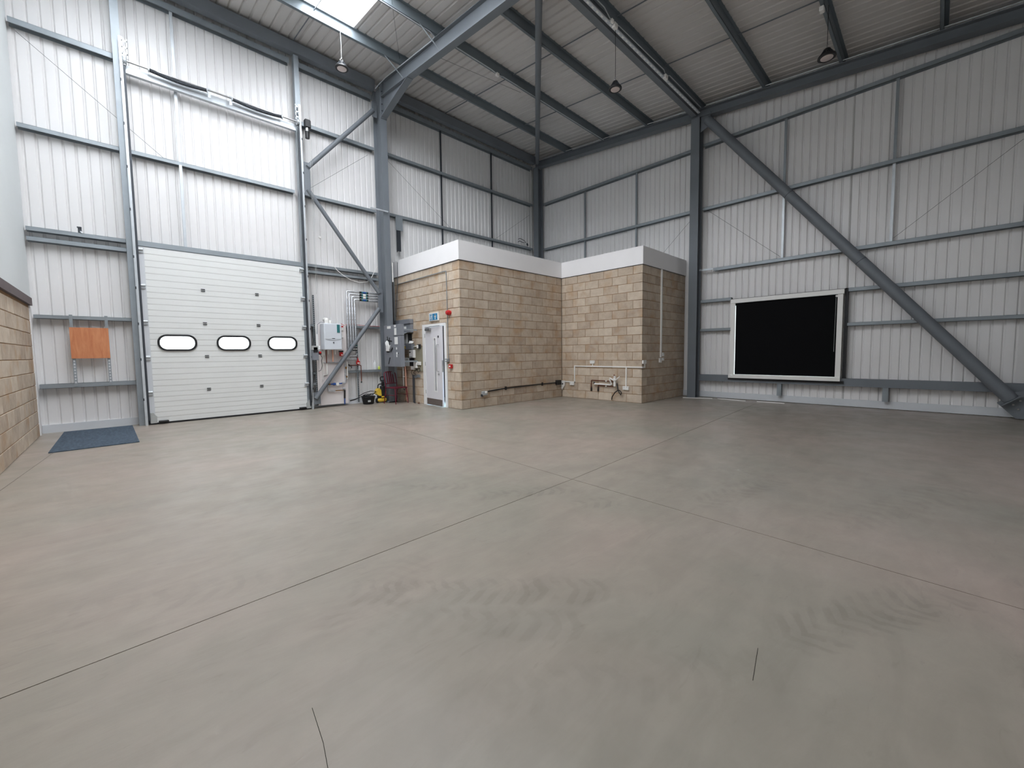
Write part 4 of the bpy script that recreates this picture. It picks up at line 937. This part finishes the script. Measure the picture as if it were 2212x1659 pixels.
# daylight inside the office: a bluish window patch reaching the floor behind the door
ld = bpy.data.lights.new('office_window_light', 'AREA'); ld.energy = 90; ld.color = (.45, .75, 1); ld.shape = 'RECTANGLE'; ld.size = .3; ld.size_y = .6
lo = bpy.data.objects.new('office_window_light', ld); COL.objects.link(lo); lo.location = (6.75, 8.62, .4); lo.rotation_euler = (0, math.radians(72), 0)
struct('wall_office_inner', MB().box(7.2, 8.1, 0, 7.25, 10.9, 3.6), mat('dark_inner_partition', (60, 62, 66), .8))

# sign, fire gear
t = thing('exit_sign', (5.87, 9.02, 2.22), 'blue exit sign with running figure and arrow above the office door', 'sign')
MB().rbox(5.845, 8.81, 2.215, 5.885, 9.24, 2.42, .006).build('light_box', WPVC, t)
MB().box(5.842, 8.845, 2.235, 5.846, 9.205, 2.40).build('blue_face', SIGNB, t)
ic = MB().prism([(5.838, 8.90, 2.335), (5.838, 8.94, 2.385), (5.838, 8.98, 2.335)], (.004, 0, 0)).box(5.838, 8.928, 2.25, 5.842, 8.952, 2.34)
ic.prism([(5.838, 8.90, 2.305), (5.838, 8.90, 2.335), (5.838, 8.94, 2.375), (5.838, 8.94, 2.345)], (.004, 0, 0)).prism([(5.838, 8.98, 2.305), (5.838, 8.98, 2.335), (5.838, 8.94, 2.375), (5.838, 8.94, 2.345)], (.004, 0, 0))
ic.build('arrow', WPVC, t)
rm = MB().box(5.838, 9.06, 2.25, 5.842, 9.07, 2.39).box(5.838, 9.165, 2.25, 5.842, 9.175, 2.39).box(5.838, 9.06, 2.38, 5.842, 9.175, 2.39).box(5.838, 9.06, 2.25, 5.842, 9.175, 2.256)
rm.lathe([(.012, 0), (.012, -.004)], (5.842, 9.105, 2.36), 10, 'x')
rm.bar((5.84, 9.11, 2.345), (5.84, 9.125, 2.305), .004, .018, up=(0, 1, .3)).bar((5.84, 9.125, 2.305), (5.84, 9.10, 2.265), .004, .01, up=(0, 1, 0)).bar((5.84, 9.125, 2.305), (5.84, 9.15, 2.27), .004, .01, up=(0, 1, 0)).bar((5.84, 9.11, 2.34), (5.84, 9.085, 2.315), .004, .008, up=(0, 1, 0)).bar((5.84, 9.11, 2.34), (5.84, 9.145, 2.33), .004, .008, up=(0, 0, 1))
rm.build('running_figure', WPVC, t)
t = thing('fire_sounder', (5.85, 8.34, 2.35), 'red fire alarm sounder beside the exit sign', 'alarm')
MB().lathe([(.055, .03), (.055, .0), (.065, -.01), (.06, -.05), (.045, -.06), (0, -.06)], (5.86, 8.34, 2.37), 20, 'x').build('body', RED, t)
MB().lathe([(.045, .0), (.05, -.02), (.03, -.035), (0, -.035)], (5.80, 8.34, 2.37), 20, 'x').build('horn', RED, t)
t = thing('call_point', (5.87, 8.3, 1.0), 'red break-glass call point right of the office door', 'call point')
MB().rbox(5.83, 8.27, 1.0, 5.885, 8.38, 1.10, .006).build('case', RED, t); MB().box(5.826, 8.30, 1.03, 5.83, 8.35, 1.07).build('glass', WPVC, t)
tag(MB().tube([(5.872, 8.45, 3.36), (5.872, 8.44, 2.2), (5.872, 8.43, 1.22)], .009, 8).build('steel_conduit', GALV), 'slim galvanised conduit dropping right of the office door', 'conduit')
tag(MB().tube([(5.868, 10.9, 3.385), (5.868, 8.5, 3.405), (5.868, 8.45, 3.40), (5.868, 8.45, 3.30)], .012, 8).build('steel_conduit', GALV), 'galvanised conduit running under the white fascia over the door', 'conduit')
t = thing('junction_box', (5.86, 8.45, 1.15), 'grey metal junction box at the foot of the slim conduit', 'box')
MB().rbox(5.82, 8.40, 1.16, 5.885, 8.52, 1.24, .006).build('case', GALV, t); MB().box(5.815, 8.44, 1.185, 5.82, 8.50, 1.21).build('label', PAPER, t)

# ------------------------------------------------------------------ chair
t = thing('metal_chair', (5.46, 10.40, 0), 'maroon slat-back metal chair below the grey cabinets', 'chair')
CM = Matrix.Translation((5.46, 10.40, 0)) @ Matrix.Rotation(math.radians(12), 4, 'Z')
def ch(name, mb): return mb.xf(CM).build(name, MAROON, t)
# local: back at +y, front at -y, width x
ch('seat', MB().rbox(-.21, -.22, .435, .21, .20, .458, .01))
ch('seat_rim', MB().tube([(-.205, -.215, .44), (.205, -.215, .44), (.205, .195, .44), (-.205, .195, .44)], .013, 8, closed=True))
for sx in (-1, 1): ch('leg', MB().tube([(sx*.195, -.20, .44), (sx*.215, -.235, 0)], [.016, .012], 10))
for sx in (-1, 1): ch('leg', MB().tube([(sx*.195, .185, .44), (sx*.215, .25, 0)], [.016, .012], 10))
bp = [(-.195, .19, .44), (-.195, .215, .62), (-.195, .25, .80), (-.175, .262, .85), (-.12, .27, .872), (0, .272, .876), (.12, .27, .872), (.175, .262, .85), (.195, .25, .80), (.195, .215, .62), (.195, .19, .44)]
ch('back_frame', MB().tube(bp, .014, 10))
ch('back_rail', MB().tube([(-.195, .205, .55), (.195, .205, .55)], .011, 8))
for x in (-.10, -.033, .033, .10): ch('back_slat', MB().prism([(x-.015, .203, .55), (x+.015, .203, .55), (x+.015, .268, .87), (x-.015, .268, .87)], (0, .006, 0)))
ch('stretcher', MB().tube([(-.205, -.215, .24), (-.205, .22, .24)], .009, 8)); ch('stretcher', MB().tube([(.205, -.215, .24), (.205, .22, .24)], .009, 8))

# pressure washer
t = thing('pressure_washer', (5.24, 10.90, 0), 'yellow and black pressure washer standing beside the maroon chair', 'pressure washer')
o = Matrix.Translation((5.24, 10.88, 0))
def pw(name, mb, m): return mb.xf(o).build(name, m, t)
pw('base', MB().rbox(-.13, -.11, .03, .13, .10, .13, .03), YEL)
pw('body', MB().rbox(-.09, -.09, .12, .11, .09, .40, .03).rbox(.0, -.10, .14, .12, .08, .47, .02), BLACK)
pw('side_cover', MB().prism([(-.16, -.095, .26), (-.08, -.095, .20), (-.02, -.095, .20), (-.03, -.095, .36), (-.08, -.095, .42), (-.14, -.095, .36)], (0, .17, 0)), YEL)
pw('side_cover', MB().rbox(.105, -.07, .2, .135, .06, .42, .01), YEL)
pw('front_badge', MB().rbox(-.03, -.115, .15, .05, -.09, .19, .006), YEL)
for x in (-.11, .11): pw('wheel', MB().lathe([(.02, -.03), (.065, -.03), (.07, -.015), (.07, .015), (.065, .03), (.02, .03)], (x, .0, .07), 20, 'x'), BLACK)
pw('carry_handle', MB().tube([(-.10, -.03, .42), (-.09, -.03, .50), (-.06, -.03, .53), (.02, -.03, .53)], .016, 10), BLACK)
pw('stem', MB().rbox(.02, -.05, .45, .09, .02, .60, .015), BLACK)
pw('grip', MB().tube([(.0, -.02, .62), (-.01, -.02, .70), (.0, -.02, .73), (.10, -.02, .73), (.115, -.02, .70), (.10, -.02, .62)], .018, 10, closed=True), BLACK)
tag(MB().tube([(4.30, 10.72, .15), (4.44, 10.74, .17), (4.62, 10.78, .225), (4.98, 10.84, .29), (5.10, 10.86, .31)], [.018, .016, .006, .006, .006], 10).build('spray_lance', BLACK), 'black spray lance lying across the black tub', 'lance')
tag(MB().tube([(4.60, 10.86, .24), (4.75, 10.90, .30), (4.95, 10.92, .345), (5.10, 10.88, .33), (5.0, 10.82, .27), (4.82, 10.82, .24), (4.72, 10.88, .245), (4.85, 10.95, .27), (5.04, 10.93, .24)], .010, 8).build('pressure_hose', BLACK), 'black hose looping from the pressure washer over the tub', 'hose')
t = thing('rubber_tub', (4.86, 10.85, 0), 'shallow black rubber tub on the floor left of the pressure washer', 'tub')
MB().lathe([(0, .012), (.14, .012), (.18, .20), (.19, .205), (.19, .215), (.175, .212), (.135, .0), (0, 0)], (4.85, 10.84, 0), 28).build('body', RUB, t)
MB().tube([(4.85+.19*math.cos(a*math.pi/16), 10.84+.19*math.sin(a*math.pi/16), .212) for a in range(32)], .008, 6, closed=True).build('rim', RUB, t)
MB().rbox(4.76, 10.655, .07, 4.84, 10.68, .12, .006).build('pale_label', GREYL, t)

# ------------------------------------------------------------------ trunking and outlets on the office
def socket(name, x, y, z, n, w, h, label, m=WPVC):   # n: 'x' faces -x, 'y' faces -y
    t = thing(name, (x, y, z), label, 'socket')
    if n == 'x':
        MB().rbox(x-.035, y-w/2, z, x, y+w/2, z+h, .004).build('back_box', m, t); MB().rbox(x-.043, y-w/2-.002, z-.002, x-.035, y+w/2+.002, z+h+.002, .002).build('face_plate', m, t)
        for s_ in (-.25, .25): MB().rbox(x-.047, y+w*s_-.008, z+h*.62, x-.043, y+w*s_+.008, z+h*.62+.02, .001).build('rocker', GREYL, t)
    else:
        MB().rbox(x-w/2, y-.035, z, x+w/2, y, z+h, .004).build('back_box', m, t); MB().rbox(x-w/2-.002, y-.043, z-.002, x+w/2+.002, y-.035, z+h+.002, .002).build('face_plate', m, t)
        for s_ in (-.25, .25): MB().rbox(x+w*s_-.008, y-.047, z+h*.62, x+w*s_+.008, y-.043, z+h*.62+.02, .001).build('rocker', GREYL, t)
    return t
FX3 = 9.72
socket('wall_socket', FX3, 6.80, 1.03, 'x', .15, .088, 'white double socket above the long white trunking')
socket('wall_socket', FX3, 7.53, .375, 'x', .15, .088, 'white double socket near the inner corner, at the end of the short trunking')
socket('wall_socket', FX3, 5.72, .335, 'x', .17, .095, 'white double socket at the bottom of the right trunking drop')
t = thing('mini_trunking', (FX3, 6.6, .46), 'white mini trunking framing the pipes on the recessed block wall', 'trunking')
MB().box(FX3-.022, 5.25, .935, FX3, 7.46, .965).build('long_run', WPVC, t)
MB().box(FX3-.022, 7.43, .46, FX3, 7.46, .935).build('left_drop', WPVC, t)
MB().box(FX3-.022, 7.43, .455, FX3, 7.93, .485).build('short_run', WPVC, t)
MB().box(FX3-.022, 5.705, .43, FX3, 5.735, .935).build('right_drop', WPVC, t)
MB().box(FX3-.022, 6.785, .965, FX3, 6.815, 1.03).build('stub', WPVC, t)
tag(MB().box(9.70, 5.245, .93, 9.86, 5.268, .965).box(9.83, 5.245, .965, 9.86, 5.268, 1.04).build('mini_trunking', WPVC), 'short white trunking elbow on the outer corner of the office', 'trunking')
socket('wall_socket', 9.80, 5.268, 1.04, 'y', .16, .09, 'white double socket wrapped round the outer corner of the office')
t = thing('mini_trunking', (10.73, 5.25, 1.1), 'tall white trunking dropping down the office end wall', 'trunking')
MB().box(10.71, 5.235, 1.19, 10.765, 5.268, 3.59).build('vertical_run', WPVC, t)
socket('wall_socket', 10.69, 5.268, 1.05, 'y', .10, .12, 'tall white switch box at the bottom of the tall trunking')
socket('wall_socket', 10.84, 5.268, 1.22, 'y', .085, .10, 'upper small white socket right of the tall trunking')
socket('wall_socket', 10.85, 5.268, 1.10, 'y', .07, .08, 'lower small white socket right of the tall trunking')
# black conduit on the front wall
t = thing('black_conduit', (8, 7.92, .35), 'black conduit run low along the office front wall', 'conduit')
MB().tube([(6.72, 7.925, .385), (7.34, 7.925, .425), (8.8, 7.925, .445), (9.4, 7.925, .445)], .016, 8).build('tube', BLACK, t)
for x, z in ((7.34, .425), (8.80, .445)): MB().box(x-.02, 7.905, z-.045, x+.02, 7.94, z+.045).build('saddle_clip', BLACK, t)
t = thing('metal_outlet', (6.6, 7.92, .3), 'galvanised outlet box with a black conduit, near the office outer corner', 'outlet')
MB().rbox(6.50, 7.87, .30, 6.66, 7.935, .40, .006).build('case', GALVL, t); MB().lathe([(.03, 0), (.03, -.02), (.018, -.03), (0, -.03)], (6.60, 7.87, .37), 12, 'y').build('knob', WPVC, t)
MB().box(6.48, 7.88, .27, 6.52, 7.93, .33).build('bracket', DARKS, t)
t = thing('corner_switch', (9.5, 7.9, .3), 'black and white isolator in the inner corner of the office walls', 'switch')
MB().rbox(9.40, 7.86, .38, 9.60, 7.935, .52, .006).build('black_box', BLACK, t)
MB().prism([(9.66, 7.93, .50), (9.66, 7.80, .50), (9.66, 7.80, .36), (9.66, 7.90, .22), (9.66, 7.93, .30)], (.04, 0, 0)).build('white_plate', WPVC, t)
MB().lathe([(.02, 0), (.02, -.008)], (9.66, 7.86, .40), 10, 'x').build('knob', BLACK, t)
# kitchen pipes
t = thing('capped_pipes', (9.68, 6.3, .2), 'dark copper pipes with white waste pipe on the recessed block wall', 'pipes')
MB().tube([(9.69, 6.83, .25), (9.69, 6.83, .54), (9.69, 6.81, .555), (9.69, 6.10, .545)], .012, 8).build('copper_pipe', COPPER, t)
MB().tube([(9.69, 6.60, .26), (9.69, 6.60, .40), (9.69, 6.58, .415), (9.69, 6.12, .405), (9.69, 6.08, .43), (9.69, 6.08, .74)], .012, 8).build('copper_pipe', COPPER, t)
for y in (6.83, 6.60): MB().tube([(9.69, y, .24), (9.69, y, .33)], .02, 8).tube([(9.69, y, .34), (9.69, y, .36)], .022, 8).build('shutoff_valve', BLACK, t)
for y, z in ((6.33, .545), (6.33, .405)): MB().rbox(9.67, y-.02, z-.02, 9.72, y+.02, z+.02, .004).build('pipe_clip', WPVC, t)
MB().tube([(9.66, 6.70, .455), (9.66, 6.18, .445), (9.66, 6.14, .47), (9.66, 6.20, .60), (9.65, 6.18, .63), (9.64, 6.06, .585)], .022, 10).build('waste_pipe', WPVC, t)
MB().tube([(9.66, 6.70, .455), (9.66, 6.72, .50)], .022, 10).build('pipe_end', DARKS, t)
t = thing('valve_cluster', (9.65, 6.0, .4), 'white plastic trap and valve cluster beside the copper pipes', 'valve')
MB().tube([(9.63, 6.02, .70), (9.63, 6.02, .42)], [.03, .036], 12).build('trap', WPVC, t)
MB().tube([(9.62, 6.0, .58), (9.61, 5.86, .69)], .016, 8).build('lever', WPVC, t)
MB().lathe([(.045, 0), (.045, -.03), (.02, -.04), (0, -.04)], (9.62, 6.02, .60), 14, 'x').build('hub', WPVC, t)
tag(MB().tube([(9.66, 5.97, .50), (9.64, 5.93, .36), (9.62, 5.88, .26), (9.62, 5.83, .20), (9.62, 5.80, .25), (9.62, 5.85, .31), (9.62, 5.92, .31), (9.64, 6.02, .25), (9.66, 6.12, .12), (9.67, 6.14, .04)], .014, 8).build('black_hose', RUB),
    'black hose looping down from the white valve cluster', 'hose')

# ------------------------------------------------------------------ window with blackout blind
w = thing('window_1', (12.1, 2.68, .6), kind='structure')
MB().box(12.06, 1.50, .68, 12.20, 1.60, 2.66).box(12.20, 1.44, .60, 12.32, 1.60, 2.76).build('frame_side', WPVC, w); MB().box(12.06, 3.80, .68, 12.20, 3.90, 2.66).box(12.20, 3.80, .60, 12.32, 3.96, 2.76).build('frame_side', WPVC, w)
MB().box(12.04, 1.48, 2.64, 12.32, 3.91, 2.745).build('frame_head', WPVC, w); MB().box(12.03, 1.50, .605, 12.32, 3.93, .70).build('sill', WPVC, w)
MB().box(12.27, 1.6, .7, 12.28, 3.8, 2.64).build('window_pane', GLASS, w)
MB().box(12.10, 1.603, .703, 12.104, 3.788, 2.638).build('blackout_blind', BLIND, w)
MB().tube([(12.13, 1.60, 2.605), (12.13, 3.80, 2.605)], .032, 12).build('blind_roller', BLIND, w)
MB().tube([(12.08, 1.63, 2.60), (12.08, 1.64, 1.3)], .004, 6).build('blind_chain', GREYL, w); MB().lathe([(.025, 0), (.025, -.012), (0, -.012)], (12.09, 1.62, 2.6), 12, 'x').build('roller_end', WPVC, w)
MB().box(12.10, 1.44, .55, 12.29, 3.96, .605).box(12.14, 1.42, .56, 12.29, 1.475, 2.77).box(12.14, 1.44, 2.745, 12.29, 3.94, 2.765).build('foam_seal', RUB, w)

# slivers of light on the floor by the right wall, put in as white strips
for i, (a, b_, lb) in enumerate((((11.63, 5.01), (11.93, 4.30), 'thin painted light sliver on the floor at the foot of the office end column'),
                                 ((12.00, 4.18), (11.88, 3.43), 'thin painted light sliver on the floor, middle of the three by the right wall'),
                                 ((11.94, 3.18), (11.96, 2.57), 'thin painted light sliver on the floor below the black window'))):
    tag(MB().bar((*a, .010), (*b_, .010), .035, .018).build('light_sliver', WPVC), lb, 'strip')

# ------------------------------------------------------------------ high bay lamps
def lamp(loc, top, label, sc=1.0):
    x, y, z = loc; t = thing('high_bay_lamp', loc, label, 'lamp')
    MB().lathe([(.05*sc, .14), (.06*sc, .13), (.065*sc, .06), (.09*sc, .05), (.138*sc, .02), (.145*sc, .0), (.145*sc, -.015), (.135*sc, -.022), (.10*sc, -.018)], loc, 28).build('housing', BLACK, t)
    fn = MB()
    for k in range(20):
        a = 2*math.pi*k/20; c, s_ = math.cos(a), math.sin(a)
        fn.prism([(x+c*.06*sc, y+s_*.06*sc, z+.12), (x+c*.125*sc, y+s_*.125*sc, z+.03), (x+c*.05*sc, y+s_*.05*sc, z+.04)], (-s_*.004, c*.004, 0))
    f_ = fn.build('heat_fin', DARKS, t); f_['kind'] = 'stuff'
    MB().lathe([(0, -.034), (.07*sc, -.032), (.098*sc, -.024), (.10*sc, -.017), (0, -.0165)], loc, 28).build('lens', LENS, t)
    MB().tube([(x-.028, y, z+.14), (x-.034, y, z+.17), (x, y, z+.20), (x+.034, y, z+.17), (x+.028, y, z+.14)], .007, 8).tube([(x, y, z+.20), (x, y, z+.22)], .014, 8).build('suspension_eye', CHROME, t)
    MB().tube([(x, y, z+.21), (x+.004, y, z+.21+(top-z)*.4), (x-.004, y, z+.21+(top-z)*.7), (x, y, top)], .005, 6).build('cable', GALVL if top > 8.4 else BLACK, t)
lamp((3.91, 9.50, 7.80), 8.57, 'high bay lamp on a pale cable below the bright rooflight')
lamp((7.56, 4.74, 6.74), 7.93, 'high bay lamp hanging in the middle of the roof', .9)
lamp((9.80, 1.60, 6.83), 7.75, 'high bay lamp at the upper right, tilted towards the right wall')

# conduits and cable tray
t = thing('cable_tray', (8.7, 4.75, 7.9), 'perforated metal cable tray along the strut beam', 'cable tray')
MB().box(5.6, 4.74, zr(4.8)-.16, 11.85, 4.80, zr(4.8)-.15).box(5.6, 4.735, zr(4.8)-.16, 11.85, 4.74, zr(4.8)-.135).build('tray', GALVL, t)
mb = MB()
for k in range(40): mb.box(5.7+k*.154, 4.755, zr(4.8)-.1625, 5.76+k*.154, 4.785, zr(4.8)-.16)
mb.build('slot', PAPER, t)['kind'] = 'stuff'
def conduit(path, r, label, m=GALVL): return tag(MB().tube(path, r, 8).build('roof_conduit', m), label, 'conduit')
conduit([(5.7, 4.70, zr(4.7)-.03), (7.1, 4.70, zr(4.7)-.03), (7.3, 4.72, 7.98), (7.5, 4.72, 7.93), (7.62, 4.70, 7.97), (9.6, 4.70, 8.02), (9.75, 4.72, 7.95), (9.9, 4.70, 8.02), (11.8, 4.70, zr(4.7)-.04)], .01, 'thin conduit beside the perforated cable tray')
t = thing('conduit_box', (7.52, 4.72, 7.88), 'cluster of pale junction boxes above the middle high bay lamp', 'box')
MB().rbox(7.46, 4.69, 7.88, 7.58, 4.77, 7.98, .01).build('box', WPVC, t); MB().rbox(7.36, 4.69, 7.92, 7.44, 4.76, 7.99, .01).build('box', WPVC, t)
t = thing('conduit_box', (9.75, 4.72, 7.88), 'pale junction box on the cable tray towards the office end column', 'box')
MB().rbox(9.69, 4.69, 7.88, 9.81, 4.77, 7.98, .01).build('box', WPVC, t)
t = thing('conduit_box', (9.83, 1.62, 7.68), 'pale junction box above the upper right lamp', 'box')
MB().rbox(9.70, 1.655, 7.66, 9.82, 1.73, 7.745, .01).build('box', WPVC, t)
z2 = zr(7.91)-.012
conduit([(5.58, 7.90, z2), (7.0, 7.90, z2), (7.06, 7.86, z2-.05), (7.25, 7.86, z2-.06), (7.36, 7.90, z2), (11.9, 7.90, z2)], .011, 'pale conduit under the second purlin over the office')
t = thing('conduit_box', (7.15, 7.86, z2-.1), 'pale junction box under the second purlin', 'box')
MB().rbox(7.10, 7.83, z2-.11, 7.19, 7.90, z2-.03, .01).build('box', WPVC, t)
conduit([(2.0, 7.92, z2), (5.22, 7.92, z2), (5.36, 7.95, z2-.02), (5.38, 8.1, zr(8.1)-.05), (5.38, 10.3, zr(10.3)-.03), (5.36, 10.62, 8.60), (5.34, 10.8, 8.56)], .011, 'pale conduit along the rafter above the tall column')
conduit([(11.90, 10.6, zr(10.6)+.03), (11.90, 5.1, zr(5.1)+.03)], .012, 'pale conduit along the gable beam over the office')
conduit([(11.90, 4.6, zr(4.6)+.03), (11.90, -3, zr(-3)+.03)], .012, 'pale conduit along the gable beam over the right wall')
# fly braces between purlins and rafter
for (y0, y1, lb) in ((9.5, 9.45, 'short thin brace from the first purlin to the rafter'), (7.91, 7.85, 'short pale brace from the second purlin to the rafter')):
    tag(MB().bar((4.95, y0, zr(y0)+.02), (5.40, y1, zr(y1)-.33), .03, .006).build('fly_brace', GALV), lb, 'brace')
